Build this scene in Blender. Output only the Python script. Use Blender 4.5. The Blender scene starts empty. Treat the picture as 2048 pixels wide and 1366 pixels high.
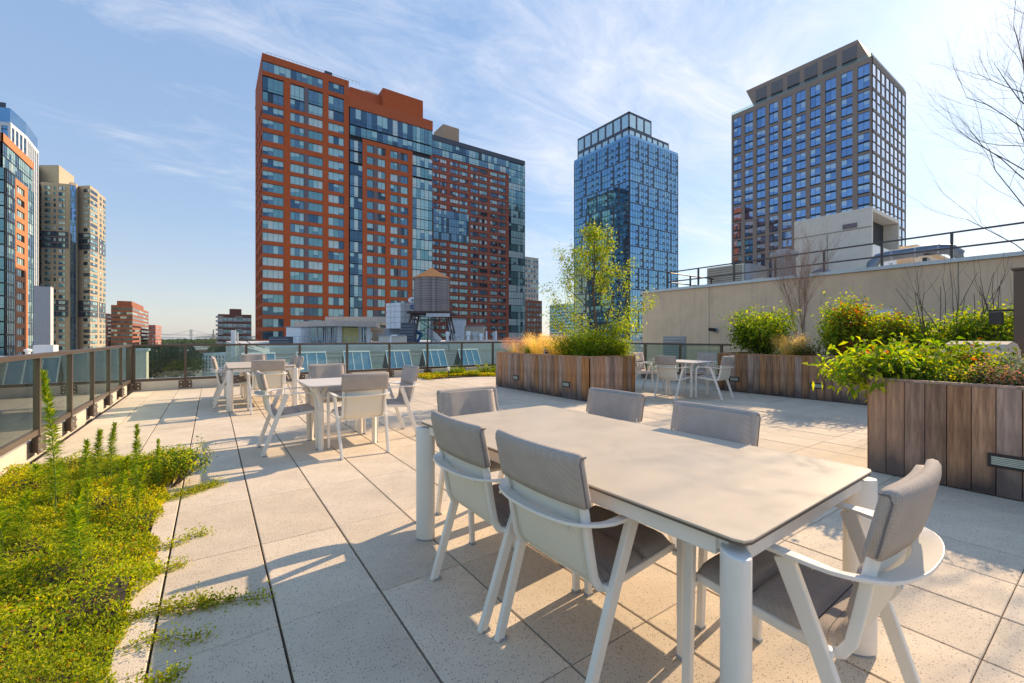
HAZE = True
import bpy, math, random
import numpy as np
from mathutils import Vector, Matrix
random.seed(7); rng = np.random.default_rng(7)
sc = bpy.context.scene; COL = sc.collection
R = math.radians
# ------------------------------------------------------------------ camera, light, exposure
YAW = 0.6078; CAMH = 1.287; FPX = 864.3; HY = 673.6
cam = bpy.data.objects.new('camera', bpy.data.cameras.new('camera')); COL.objects.link(cam)
cam.location = (0, 0, CAMH); cam.rotation_euler = (math.pi/2, 0, -YAW)
cam.data.sensor_width = 36; cam.data.lens = 36*FPX/2048; cam.data.shift_y = -(683-HY)/2048
cam.data.clip_start = 0.05; cam.data.clip_end = 60000; sc.camera = cam
SUN_EL = R(30); SUN_DIR = Vector((math.cos(SUN_EL)*0.996, math.cos(SUN_EL)*0.087, math.sin(SUN_EL)))
sl = bpy.data.lights.new('sun', 'SUN'); sl.energy = 5.0; sl.angle = R(0.5); sl.color = (1, .75, .49)
sun = bpy.data.objects.new('sun', sl); COL.objects.link(sun)
sun.rotation_euler = SUN_DIR.to_track_quat('Z', 'Y').to_euler()
w = bpy.data.worlds.new('World'); sc.world = w; w.use_nodes = True
wt = w.node_tree; wt.nodes.clear()
def wn(t, **k):
    n = wt.nodes.new(t)
    for a, b in k.items(): setattr(n, a, b)
    return n
sky = wn('ShaderNodeTexSky', sky_type='NISHITA', sun_disc=False, sun_elevation=SUN_EL,
         sun_rotation=math.atan2(SUN_DIR.x, SUN_DIR.y), altitude=30, air_density=1.0, dust_density=.5, ozone_density=3.5)
tc = wn('ShaderNodeTexCoord'); sep = wn('ShaderNodeSeparateXYZ'); wt.links.new(tc.outputs['Generated'], sep.inputs[0])
# cirrus on a plane far above: direction / (height + c)
def wm(op, a, b=None, cl=False):
    n = wn('ShaderNodeMath', operation=op, use_clamp=cl)
    for i, v in enumerate((a, b)):
        if v is None: continue
        if isinstance(v, (int, float)): n.inputs[i].default_value = v
        else: wt.links.new(v, n.inputs[i])
    return n.outputs[0]
zz = wm('ADD', wm('MAXIMUM', sep.outputs[2], 0.0), 0.12)
px_ = wm('DIVIDE', sep.outputs[0], zz); py_ = wm('DIVIDE', sep.outputs[1], zz)
cmb = wn('ShaderNodeCombineXYZ'); wt.links.new(px_, cmb.inputs[0]); wt.links.new(py_, cmb.inputs[1])
mp = wn('ShaderNodeMapping'); wt.links.new(cmb.outputs[0], mp.inputs[0]); mp.inputs['Scale'].default_value = (.55, 1.25, 1); mp.inputs['Rotation'].default_value = (0, 0, R(28)); mp.inputs['Location'].default_value = (3.1, .6, 0)
def wnoise(vec, s, d, r, dist):
    n = wn('ShaderNodeTexNoise'); wt.links.new(vec, n.inputs['Vector'])
    n.inputs['Scale'].default_value = s; n.inputs['Detail'].default_value = d; n.inputs['Roughness'].default_value = r; n.inputs['Distortion'].default_value = dist
    return n.outputs['Fac']
big = wnoise(mp.outputs[0], .75, 3, .5, .4); fine = wnoise(mp.outputs[0], 3.1, 10, .70, .7)
# thin veil is thicker towards the bright side of the sky (it is the sun's side that the cirrus covers)
dotn = wn('ShaderNodeVectorMath', operation='DOT_PRODUCT'); wt.links.new(tc.outputs['Generated'], dotn.inputs[0]); dotn.inputs[1].default_value = (SUN_DIR.x, SUN_DIR.y, SUN_DIR.z)
side = wm('MULTIPLY', wm('MAXIMUM', wm('SUBTRACT', dotn.outputs['Value'], .30), 0.0), .30)
m = wm('ADD', wm('MULTIPLY', big, .9), wm('MULTIPLY', fine, .8)); m = wm('ADD', m, side)
m = wm('MULTIPLY', wm('SUBTRACT', m, .89), 2.9, True)
m = wm('POWER', m, 1.3); m = wm('MULTIPLY', m, .70)
hor = wm('MULTIPLY', wm('SUBTRACT', sep.outputs[2], .02), 5.0, True); m = wm('MULTIPLY', m, hor)
mix = wn('ShaderNodeMix', data_type='RGBA'); wt.links.new(m, mix.inputs['Factor'])
gain = wn('ShaderNodeMix', data_type='RGBA', blend_type='MULTIPLY'); gain.inputs['Factor'].default_value = 1
wt.links.new(sky.outputs[0], gain.inputs['A']); gain.inputs['B'].default_value = (1.0, 1.06, 1.0, 1)
veil = wn('ShaderNodeMix', data_type='RGBA'); veil.inputs['Factor'].default_value = .62
vr = wn('ShaderNodeValToRGB'); wt.links.new(sep.outputs[2], vr.inputs['Fac'])
vr.color_ramp.elements[0].position = 0.0; vr.color_ramp.elements[0].color = (.82, .71, .66, 1); vr.color_ramp.elements[1].position = .75; vr.color_ramp.elements[1].color = (.33, .55, .96, 1)
e_ = vr.color_ramp.elements.new(.22); e_.color = (.50, .63, .86, 1)
vs_ = wn('ShaderNodeVectorMath', operation='SCALE'); wt.links.new(vr.outputs['Color'], vs_.inputs[0]); vs_.inputs['Scale'].default_value = 5.0
wt.links.new(gain.outputs['Result'], veil.inputs['A']); wt.links.new(vs_.outputs[0], veil.inputs['B'])
wt.links.new(veil.outputs['Result'], mix.inputs['A']); mix.inputs['B'].default_value = (5.6, 5.6, 5.9, 1)
bg = wn('ShaderNodeBackground'); bg.inputs['Strength'].default_value = 0.138
wt.links.new(mix.outputs['Result'], bg.inputs['Color'])
wo = wn('ShaderNodeOutputWorld'); wt.links.new(bg.outputs[0], wo.inputs[0])
sc.view_settings.view_transform = 'Standard'; sc.view_settings.look = 'None'; sc.view_settings.gamma = 1
sc.view_settings.use_curve_mapping = False; sc.view_settings.exposure = 0.48
sc.render.engine = 'CYCLES'
# ------------------------------------------------------------------ materials
def M(name, col, rough=.6, metal=0, var=.12, vs=3.0, bump=0, bs=40, spec=.5, objvar=0, island=0, stretch=None, col2=None):
    m = bpy.data.materials.new(name); m.use_nodes = True; t = m.node_tree; N = t.nodes; L = t.links
    b = N['Principled BSDF']; b.inputs['Roughness'].default_value = rough; b.inputs['Metallic'].default_value = metal
    b.inputs['Specular IOR Level'].default_value = spec
    tc = N.new('ShaderNodeTexCoord'); vec = tc.outputs['Object']
    if stretch:
        mpp = N.new('ShaderNodeMapping'); mpp.inputs['Scale'].default_value = stretch; L.new(vec, mpp.inputs[0]); vec = mpp.outputs[0]
    n = N.new('ShaderNodeTexNoise'); n.inputs['Scale'].default_value = vs; n.inputs['Detail'].default_value = 6; n.inputs['Roughness'].default_value = .6
    L.new(vec, n.inputs['Vector'])
    ra = N.new('ShaderNodeValToRGB'); ra.color_ramp.elements[0].position = .3; ra.color_ramp.elements[1].position = .7
    c = np.array(col); d = np.array(col2) if col2 else c
    ra.color_ramp.elements[0].color = (*np.clip(c*(1-var), 0, 1), 1); ra.color_ramp.elements[1].color = (*np.clip(d*(1+var), 0, 1), 1)
    L.new(n.outputs['Fac'], ra.inputs['Fac']); out = ra.outputs['Color']
    if objvar or island:
        if objvar: rn = N.new('ShaderNodeObjectInfo').outputs['Random']; amt = objvar
        else: rn = N.new('ShaderNodeNewGeometry').outputs['Random Per Island']; amt = island
        mr = N.new('ShaderNodeMapRange'); mr.inputs['To Min'].default_value = 1-amt; mr.inputs['To Max'].default_value = 1+amt; L.new(rn, mr.inputs['Value'])
        hs = N.new('ShaderNodeHueSaturation'); L.new(mr.outputs[0], hs.inputs['Value']); L.new(out, hs.inputs['Color'])
        m2 = N.new('ShaderNodeMath'); m2.operation = 'FRACT'; m3 = N.new('ShaderNodeMath'); m3.operation = 'MULTIPLY'; m3.inputs[1].default_value = 7.31
        L.new(rn, m3.inputs[0]); L.new(m3.outputs[0], m2.inputs[0])
        mr2 = N.new('ShaderNodeMapRange'); mr2.inputs['To Min'].default_value = 1-amt*.8; mr2.inputs['To Max'].default_value = 1+amt*.4; L.new(m2.outputs[0], mr2.inputs['Value']); L.new(mr2.outputs[0], hs.inputs['Saturation'])
        out = hs.outputs['Color']
    L.new(out, b.inputs['Base Color'])
    if bump:
        n2 = N.new('ShaderNodeTexNoise'); n2.inputs['Scale'].default_value = bs; n2.inputs['Detail'].default_value = 4; L.new(vec, n2.inputs['Vector'])
        bp = N.new('ShaderNodeBump'); bp.inputs['Strength'].default_value = bump; bp.inputs['Distance'].default_value = .01; L.new(n2.outputs['Fac'], bp.inputs['Height']); L.new(bp.outputs[0], b.inputs['Normal'])
    return m
def mul_dark(m, scale, thr, dark, vor=True, soft=.03, seedloc=0):
    """overlay fine specks on the base colour"""
    N = m.node_tree.nodes; L = m.node_tree.links; b = N['Principled BSDF']; src = b.inputs['Base Color'].links[0].from_socket
    tc = N.new('ShaderNodeTexCoord'); geo = N.new('ShaderNodeNewGeometry')
    v = N.new('ShaderNodeTexVoronoi'); v.inputs['Scale'].default_value = scale; L.new(geo.outputs['Position'], v.inputs['Vector'])
    gt = N.new('ShaderNodeMapRange'); gt.inputs['From Min'].default_value = thr; gt.inputs['From Max'].default_value = thr+soft; L.new(v.outputs['Distance'], gt.inputs['Value'])
    # only some cells carry a chip
    sp = N.new('ShaderNodeSeparateColor'); L.new(v.outputs['Color'], sp.inputs[0])
    g2 = N.new('ShaderNodeMath'); g2.operation = 'GREATER_THAN'; g2.inputs[1].default_value = .55; L.new(sp.outputs[0], g2.inputs[0])
    mx = N.new('ShaderNodeMath'); mx.operation = 'MAXIMUM'; L.new(gt.outputs[0], mx.inputs[0]); L.new(g2.outputs[0], mx.inputs[1])
    mi = N.new('ShaderNodeMix'); mi.data_type = 'RGBA'; L.new(mx.outputs[0], mi.inputs['Factor']); mi.inputs['A'].default_value = (*dark, 1); L.new(src, mi.inputs['B'])
    L.new(mi.outputs['Result'], b.inputs['Base Color'])
def leafmat(name, c1, c2, trans=.45, rough=.5):
    m = bpy.data.materials.new(name); m.use_nodes = True; N = m.node_tree.nodes; L = m.node_tree.links; N.clear()
    g = N.new('ShaderNodeNewGeometry'); ra = N.new('ShaderNodeValToRGB')
    ra.color_ramp.elements[0].color = (*c1, 1); ra.color_ramp.elements[1].color = (*c2, 1); L.new(g.outputs['Random Per Island'], ra.inputs['Fac'])
    nz = N.new('ShaderNodeTexNoise'); nz.inputs['Scale'].default_value = 2.2; nz.inputs['Detail'].default_value = 3; L.new(g.outputs['Position'], nz.inputs['Vector'])
    mr = N.new('ShaderNodeMapRange'); mr.inputs['From Min'].default_value = .3; mr.inputs['From Max'].default_value = .7; mr.inputs['To Min'].default_value = .75; mr.inputs['To Max'].default_value = 1.25; L.new(nz.outputs['Fac'], mr.inputs['Value'])
    hs = N.new('ShaderNodeHueSaturation'); L.new(mr.outputs[0], hs.inputs['Value']); L.new(ra.outputs['Color'], hs.inputs['Color'])
    d = N.new('ShaderNodeBsdfPrincipled'); d.inputs['Roughness'].default_value = .75; d.inputs['Specular IOR Level'].default_value = .2; L.new(hs.outputs[0], d.inputs['Base Color'])
    h2 = N.new('ShaderNodeHueSaturation'); h2.inputs['Value'].default_value = 2.6; h2.inputs['Saturation'].default_value = 1.1; L.new(hs.outputs[0], h2.inputs['Color'])
    tr = N.new('ShaderNodeBsdfTranslucent'); L.new(h2.outputs[0], tr.inputs['Color'])
    mx = N.new('ShaderNodeMixShader'); mx.inputs[0].default_value = trans; L.new(d.outputs[0], mx.inputs[1]); L.new(tr.outputs[0], mx.inputs[2])
    o = N.new('ShaderNodeOutputMaterial'); L.new(mx.outputs[0], o.inputs[0]); return m
def mirror_glass(name, col, metal=.75, rough=.04, wav=.003):
    m = M(name, col, rough, metal, var=.08, vs=.6); N = m.node_tree.nodes; L = m.node_tree.links
    n = N.new('ShaderNodeTexNoise'); n.inputs['Scale'].default_value = .9; tc = N.new('ShaderNodeNewGeometry'); L.new(tc.outputs['Position'], n.inputs['Vector'])
    bp = N.new('ShaderNodeBump'); bp.inputs['Strength'].default_value = wav; bp.inputs['Distance'].default_value = 1.0; L.new(n.outputs['Fac'], bp.inputs['Height']); L.new(bp.outputs[0], N['Principled BSDF'].inputs['Normal'])
    return m
def clear_glass(name, tint=(.80, .91, .88), dust=.035):
    m = bpy.data.materials.new(name); m.use_nodes = True; N = m.node_tree.nodes; L = m.node_tree.links; N.clear()
    t = N.new('ShaderNodeBsdfTransparent'); t.inputs[0].default_value = (*tint, 1)
    d = N.new('ShaderNodeBsdfDiffuse'); d.inputs[0].default_value = (.62, .72, .68, 1)
    nz = N.new('ShaderNodeTexNoise'); nz.inputs['Scale'].default_value = 3; g0 = N.new('ShaderNodeNewGeometry'); L.new(g0.outputs['Position'], nz.inputs['Vector'])
    dm = N.new('ShaderNodeMath'); dm.operation = 'MULTIPLY'; dm.inputs[1].default_value = dust*2; L.new(nz.outputs['Fac'], dm.inputs[0])
    m1 = N.new('ShaderNodeMixShader'); L.new(dm.outputs[0], m1.inputs[0]); L.new(t.outputs[0], m1.inputs[1]); L.new(d.outputs[0], m1.inputs[2])
    g = N.new('ShaderNodeBsdfGlossy'); g.inputs['Roughness'].default_value = .01; g.inputs[0].default_value = (.9, 1, 1, 1)
    lw = N.new('ShaderNodeFresnel'); lw.inputs[0].default_value = 1.5
    f2 = N.new('ShaderNodeMath'); f2.operation = 'MULTIPLY'; f2.inputs[1].default_value = 1.15; f2.use_clamp = True; L.new(lw.outputs[0], f2.inputs[0])
    m2 = N.new('ShaderNodeMixShader'); L.new(f2.outputs[0], m2.inputs[0]); L.new(m1.outputs[0], m2.inputs[1]); L.new(g.outputs[0], m2.inputs[2])
    o = N.new('ShaderNodeOutputMaterial'); L.new(m2.outputs[0], o.inputs[0]); return m
m_paver = M('paver concrete', (.65, .545, .41), .85, var=.11, vs=3.2, bump=.35, bs=160, objvar=.10)
mul_dark(m_paver, 85, .23, (.22, .18, .14)); mul_dark(m_paver, 210, .26, (.33, .29, .25))
m_paver2 = M('paver concrete far', (.65, .545, .41), .85, var=.11, vs=3.2, island=.09)
mul_dark(m_paver2, 85, .23, (.24, .21, .18))
m_gap = M('joint gravel', (.05, .045, .04), .95)
m_frame = M('cream powder coat', (.80, .76, .69), .38, var=.03, vs=8)
m_sling = M('cream sling mesh', (.76, .71, .60), .7, var=.04, vs=300)
m_fabric = M('grey woven cushion', (.46, .40, .35), .9, objvar=.07, var=.08, vs=14, bump=.25, bs=260)
def add_weave(m, s, a):
    N = m.node_tree.nodes; L = m.node_tree.links; b = N['Principled BSDF']; src = b.inputs['Base Color'].links[0].from_socket
    tc = N.new('ShaderNodeTexCoord'); mp = N.new('ShaderNodeMapping'); mp.inputs['Rotation'].default_value = (.6, .5, .78); L.new(tc.outputs['Object'], mp.inputs[0])
    c = N.new('ShaderNodeTexChecker'); c.inputs['Scale'].default_value = s; c.inputs[1].default_value = (1, 1, 1, 1); c.inputs[2].default_value = (a, a, a, 1); L.new(mp.outputs[0], c.inputs[0])
    mi = N.new('ShaderNodeMix'); mi.data_type = 'RGBA'; mi.blend_type = 'MULTIPLY'; mi.inputs['Factor'].default_value = 1; L.new(src, mi.inputs['A']); L.new(c.outputs[0], mi.inputs['B']); L.new(mi.outputs['Result'], b.inputs['Base Color'])
add_weave(m_fabric, 170, .86)
m_top = M('ceramic table top', (.53, .455, .35), .42, var=.045, vs=7, bump=.04, bs=90)
def rough_noise(m, lo, hi, s):
    N = m.node_tree.nodes; L = m.node_tree.links; tc = N.new('ShaderNodeTexCoord'); n = N.new('ShaderNodeTexNoise'); n.inputs['Scale'].default_value = s; n.inputs['Detail'].default_value = 8; n.inputs['Distortion'].default_value = 1.5
    L.new(tc.outputs['Object'], n.inputs['Vector']); mr = N.new('ShaderNodeMapRange'); mr.inputs['From Min'].default_value = .35; mr.inputs['From Max'].default_value = .65; mr.inputs['To Min'].default_value = lo; mr.inputs['To Max'].default_value = hi; L.new(n.outputs['Fac'], mr.inputs['Value']); L.new(mr.outputs[0], N['Principled BSDF'].inputs['Roughness'])
rough_noise(m_top, .38, .55, 4)
m_edge = M('table edge', (.12, .095, .08), .5)
m_small_top = M('white table top', (.70, .66, .61), .4, var=.03)
m_bronze = M('bronze railing paint', (.105, .075, .055), .34, var=.05, vs=6, metal=.2)
m_glass = clear_glass('railing glass')
m_galv = M('galvanised coping', (.50, .55, .57), .38, metal=.35, var=.08)
m_curb = M('curb stucco', (.60, .54, .45), .85, var=.07, vs=4, bump=.2, bs=60)
m_bolt = M('steel bolt', (.75, .75, .75), .3, metal=.8)
m_plate = M('dark rail', (.05, .045, .045), .4, metal=.3)
m_wood = M('weathered ipe', (.36, .155, .060), .72, var=.35, vs=3.5, bump=.35, bs=30, objvar=.46, stretch=(9, 9, .8), col2=(.50, .26, .115))
def wood_foot(m):   # boards turn darker towards their feet, unevenly from board to board
    N = m.node_tree.nodes; L = m.node_tree.links; b = N['Principled BSDF']; src = b.inputs['Base Color'].links[0].from_socket
    g = N.new('ShaderNodeNewGeometry'); s = N.new('ShaderNodeSeparateXYZ'); L.new(g.outputs['Position'], s.inputs[0])
    n = N.new('ShaderNodeTexNoise'); n.inputs['Scale'].default_value = 2.2; n.inputs['Detail'].default_value = 5
    mp = N.new('ShaderNodeMapping'); mp.inputs['Scale'].default_value = (3, 3, .9); L.new(g.outputs['Position'], mp.inputs[0]); L.new(mp.outputs[0], n.inputs['Vector'])
    oi = N.new('ShaderNodeObjectInfo')
    a = N.new('ShaderNodeMath'); a.operation = 'MULTIPLY'; a.inputs[1].default_value = .35; L.new(n.outputs['Fac'], a.inputs[0])
    a2 = N.new('ShaderNodeMath'); a2.operation = 'MULTIPLY_ADD'; a2.inputs[1].default_value = .2; L.new(oi.outputs['Random'], a2.inputs[0]); L.new(a.outputs[0], a2.inputs[2])
    c = N.new('ShaderNodeMath'); c.operation = 'SUBTRACT'; L.new(s.outputs[2], c.inputs[0]); L.new(a2.outputs[0], c.inputs[1])
    mr = N.new('ShaderNodeMapRange'); mr.inputs['From Min'].default_value = -.22; mr.inputs['From Max'].default_value = .08; L.new(c.outputs[0], mr.inputs['Value'])
    mi = N.new('ShaderNodeMix'); mi.data_type = 'RGBA'; L.new(mr.outputs[0], mi.inputs['Factor']); mi.inputs['A'].default_value = (.06, .043, .036, 1); L.new(src, mi.inputs['B'])
    # silvered patches
    n3 = N.new('ShaderNodeTexNoise'); n3.inputs['Scale'].default_value = 1.3; L.new(mp.outputs[0], n3.inputs['Vector'])
    ad = N.new('ShaderNodeMath'); ad.operation = 'ADD'; L.new(n3.outputs['Fac'], ad.inputs[0]); L.new(oi.outputs['Random'], ad.inputs[1])
    m4 = N.new('ShaderNodeMapRange'); m4.inputs['From Min'].default_value = .95; m4.inputs['From Max'].default_value = 1.3; m4.inputs['To Max'].default_value = .5; L.new(ad.outputs[0], m4.inputs['Value'])
    m5 = N.new('ShaderNodeMix'); m5.data_type = 'RGBA'; L.new(m4.outputs[0], m5.inputs['Factor']); L.new(mi.outputs['Result'], m5.inputs['A']); m5.inputs['B'].default_value = (.21, .165, .14, 1)
    L.new(m5.outputs['Result'], b.inputs['Base Color'])
wood_foot(m_wood)
m_black = M('black metal', (.018, .018, .02), .4)
m_louver = M('green grey louvre', (.48, .52, .42), .5)
m_soil = M('planting soil', (.05, .038, .025), .95, bump=.6, bs=30)
m_wall = M('tan stucco wall', (.76, .57, .385), .85, var=.08, vs=1.3, bump=.15, bs=80)
def streaks(m):
    N = m.node_tree.nodes; L = m.node_tree.links; b = N['Principled BSDF']; src = b.inputs['Base Color'].links[0].from_socket
    g = N.new('ShaderNodeNewGeometry'); mp = N.new('ShaderNodeMapping'); mp.inputs['Scale'].default_value = (5, 5, .35); L.new(g.outputs['Position'], mp.inputs[0])
    n = N.new('ShaderNodeTexNoise'); n.inputs['Scale'].default_value = 1.6; n.inputs['Detail'].default_value = 5; L.new(mp.outputs[0], n.inputs['Vector'])
    mr = N.new('ShaderNodeMapRange'); mr.inputs['From Min'].default_value = .5; mr.inputs['From Max'].default_value = .75; mr.inputs['To Min'].default_value = 1; mr.inputs['To Max'].default_value = .87; L.new(n.outputs['Fac'], mr.inputs['Value'])
    hs = N.new('ShaderNodeHueSaturation'); L.new(mr.outputs[0], hs.inputs['Value']); L.new(src, hs.inputs['Color']); L.new(hs.outputs[0], b.inputs['Base Color'])
streaks(m_wall)
m_beige = M('beige sheet metal', (.62, .58, .50), .55, var=.04)
m_white = M('white paint', (.75, .76, .76), .5, var=.05)
m_grey = M('grey sheet', (.30, .32, .35), .5, var=.08)
m_lgrey = M('light grey wall', (.52, .53, .52), .8, var=.08, vs=1)
m_membrane = M('roof membrane', (.55, .56, .55), .8, var=.12, vs=.8)
m_duct = M('bright duct metal', (.20, .22, .25), .36, metal=.85, var=.15, vs=4)
m_rust = M('rusty iron', (.075, .045, .035), .8, var=.5, vs=5)
m_brickA = M('orange red brick', (.49, .10, .026), .85, var=.10, vs=1.2, island=.03)
m_brickB = M('red brown brick', (.34, .095, .055), .85, var=.12, vs=1.2)
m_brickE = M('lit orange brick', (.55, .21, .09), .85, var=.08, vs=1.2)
m_brickH = M('brown brick', (.30, .115, .07), .85, var=.15, vs=.5)
m_brown = M('office brown stone', (.33, .255, .205), .8, var=.12, vs=2)
m_navy = M('dark spandrel', (.030, .045, .065), .35, metal=.3)
m_slate = M('slate cladding', (.060, .075, .105), .45, metal=.1)
m_mauve = M('grey infill panel', (.16, .13, .145), .6)
m_cream = M('cream precast', (.44, .37, .27), .85, var=.06, vs=1)
m_core = M('dark interior', (.03, .035, .04), .8)
GL = [mirror_glass('tower glass blue', (.14, .24, .31)), mirror_glass('tower glass deep', (.07, .13, .19)),
      mirror_glass('tower glass teal', (.18, .35, .37), .6, .12), mirror_glass('blind behind glass', (.38, .58, .58), .35, .25),
      mirror_glass('tower glass black', (.05, .08, .10), .6), mirror_glass('pale blind', (.55, .66, .64), .2, .3)]
m_curt = [mirror_glass('curtain wall blue', (.19, .37, .55), .9), mirror_glass('curtain wall mid', (.16, .33, .50), .9), mirror_glass('curtain wall teal', (.20, .38, .48), .88)]
m_off = [mirror_glass('office glass', (.20, .34, .56), .9), mirror_glass('office glass dark', (.15, .26, .45), .9), mirror_glass('office glass pale', (.42, .55, .66), .6, .2)]
m_bark = M('bark', (.10, .07, .05), .9, var=.3, vs=8, bump=.5, bs=60)
m_birch = M('birch twig bark', (.30, .20, .15), .8, var=.3, vs=8)
m_twigd = M('dark twig bark', (.09, .065, .06), .8, var=.3, vs=8)
m_ground = M('city ground', (.12, .12, .11), .95, var=.3, vs=.02)
m_water = M('harbour water', (.08, .12, .15), .12, var=.1, vs=.002)
L_yel = leafmat('yellow green leaf', (.15, .20, .012), (.37, .38, .03))
L_grn = leafmat('fresh green leaf', (.07, .14, .012), (.19, .28, .03))
L_dk = leafmat('deep green leaf', (.025, .06, .01), (.07, .12, .02), .3)
L_sed = leafmat('sedum leaf', (.19, .22, .01), (.60, .50, .02), .4)
L_sed2 = leafmat('sedum red leaf', (.25, .07, .015), (.45, .22, .03), .35)
L_straw = leafmat('straw grass', (.45, .30, .10), (.70, .52, .22), .5)
L_orange = leafmat('orange dry leaf', (.32, .07, .015), (.55, .17, .03), .4)
L_pink = leafmat('faded flower', (.42, .18, .11), (.62, .33, .20), .4)
L_sage = leafmat('sage leaf', (.13, .18, .11), (.24, .30, .19), .3)
L_far = leafmat('distant tree leaf', (.025, .05, .012), (.06, .09, .02), .25)
# ------------------------------------------------------------------ helpers
def grime(m, scale, lo, hi, dark):   # irregular stains in world space
    N = m.node_tree.nodes; L = m.node_tree.links; b = N['Principled BSDF']; src = b.inputs['Base Color'].links[0].from_socket
    g = N.new('ShaderNodeNewGeometry'); n = N.new('ShaderNodeTexNoise'); n.inputs['Scale'].default_value = scale; n.inputs['Detail'].default_value = 9; n.inputs['Roughness'].default_value = .7; n.inputs['Distortion'].default_value = .8; L.new(g.outputs['Position'], n.inputs['Vector'])
    mr = N.new('ShaderNodeMapRange'); mr.inputs['From Min'].default_value = lo; mr.inputs['From Max'].default_value = hi; mr.inputs['To Min'].default_value = 1; mr.inputs['To Max'].default_value = dark; L.new(n.outputs['Fac'], mr.inputs['Value'])
    hs = N.new('ShaderNodeHueSaturation'); L.new(mr.outputs[0], hs.inputs['Value']); L.new(src, hs.inputs['Color']); L.new(hs.outputs[0], b.inputs['Base Color'])
for m_ in (m_paver, m_paver2): grime(m_, .9, .52, .72, .84)
grime(m_membrane, .25, .45, .7, .7); grime(m_lgrey, .3, .45, .7, .8); grime(m_wall, .8, .5, .72, .85); grime(m_beige, .9, .5, .75, .85)
class MB:
    def __init__(s): s.v = []; s.f = []; s.m = []
    def quad(s, a, b, c, d, m=0):
        n = len(s.v); s.v += [tuple(a), tuple(b), tuple(c), tuple(d)]; s.f.append((n, n+1, n+2, n+3)); s.m.append(m)
    def poly(s, pts, m=0):
        n = len(s.v); s.v += [tuple(p) for p in pts]; s.f.append(tuple(range(n, n+len(pts)))); s.m.append(m)
    def box(s, x0, x1, y0, y1, z0, z1, m=0):
        n = len(s.v); s.v += [(x, y, z) for z in (z0, z1) for y in (y0, y1) for x in (x0, x1)]
        for f in ((0, 2, 3, 1), (4, 5, 7, 6), (0, 1, 5, 4), (1, 3, 7, 5), (3, 2, 6, 7), (2, 0, 4, 6)): s.f.append(tuple(n+i for i in f)); s.m.append(m)
    def bbox(s, x0, x1, y0, y1, z0, z1, b=.004, m=0):   # box with a bevelled top edge
        n = len(s.v)
        s.v += [(x0, y0, z0), (x1, y0, z0), (x1, y1, z0), (x0, y1, z0), (x0, y0, z1-b), (x1, y0, z1-b), (x1, y1, z1-b), (x0, y1, z1-b),
                (x0+b, y0+b, z1), (x1-b, y0+b, z1), (x1-b, y1-b, z1), (x0+b, y1-b, z1)]
        for i in range(4):
            j = (i+1) % 4; s.f += [(n+i, n+j, n+4+j, n+4+i), (n+4+i, n+4+j, n+8+j, n+8+i)]; s.m += [m, m]
        s.f += [(n+8, n+9, n+10, n+11), (n+3, n+2, n+1, n)]; s.m += [m, m]
    def prism(s, pts, z0, z1, m=0, mt=None):
        n = len(s.v); k = len(pts); s.v += [(p[0], p[1], z0) for p in pts]+[(p[0], p[1], z1) for p in pts]
        for i in range(k): j = (i+1) % k; s.f.append((n+i, n+j, n+k+j, n+k+i)); s.m.append(m)
        s.f.append(tuple(n+k+i for i in range(k))); s.m.append(m if mt is None else mt); s.f.append(tuple(n+k-1-i for i in range(k))); s.m.append(m)
    def tube(s, pts, rad, k=6, m=0, cap=True, flat=None, up=(0, 0, 1)):
        pts = [Vector(p) for p in pts]; n0 = len(s.v); N = len(pts)
        rads = rad if isinstance(rad, (list, tuple)) else [rad]*N
        for i, p in enumerate(pts):
            d = (pts[min(i+1, N-1)]-pts[max(i-1, 0)]).normalized(); u = Vector(up)
            if abs(d.dot(u)) > .97: u = Vector((0, 1, 0)) if abs(d.y) < .9 else Vector((1, 0, 0))
            a = d.cross(u).normalized(); b = a.cross(d).normalized()
            for j in range(k):
                t = 2*math.pi*(j+.5)/k; r = rads[i]
                if flat: ca = a*(flat[0]*math.copysign(1, math.cos(t)) if k == 4 else flat[0]*math.cos(t)); cb = b*(flat[1]*math.copysign(1, math.sin(t)) if k == 4 else flat[1]*math.sin(t)); s.v.append(tuple(p+(ca+cb)*(r if rads is rad else 1)))
                else: s.v.append(tuple(p+a*(math.cos(t)*r)+b*(math.sin(t)*r)))
        for i in range(N-1):
            for j in range(k):
                q = (j+1) % k; s.f.append((n0+i*k+j, n0+i*k+q, n0+(i+1)*k+q, n0+(i+1)*k+j)); s.m.append(m)
        if cap:
            s.f.append(tuple(n0+k-1-j for j in range(k))); s.m.append(m); s.f.append(tuple(n0+(N-1)*k+j for j in range(k))); s.m.append(m)
    def lathe(s, prof, k=24, m=0, c=(0, 0)):
        n = len(s.v)
        for r, z in prof:
            for j in range(k): t = 2*math.pi*j/k; s.v.append((c[0]+r*math.cos(t), c[1]+r*math.sin(t), z))
        for i in range(len(prof)-1):
            for j in range(k): q = (j+1) % k; s.f.append((n+i*k+j, n+i*k+q, n+(i+1)*k+q, n+(i+1)*k+j)); s.m.append(m)
    def mesh(s, name, mats, smooth=False):
        me = bpy.data.meshes.new(name); me.from_pydata(s.v, [], s.f)
        for mm in (mats if isinstance(mats, (list, tuple)) else [mats]): me.materials.append(mm)
        me.polygons.foreach_set('material_index', s.m)
        if smooth: me.polygons.foreach_set('use_smooth', [True]*len(me.polygons))
        me.update(); return me
    def build(s, name, mats, parent=None, smooth=False, loc=(0, 0, 0), rz=0):
        return link(name, s.mesh(name, mats, smooth), parent, loc, rz)
def link(name, me, parent=None, loc=(0, 0, 0), rz=0):
    o = bpy.data.objects.new(name, me); COL.objects.link(o); o.location = loc; o.rotation_euler = (0, 0, rz)
    if parent: o.parent = parent
    return o
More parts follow.
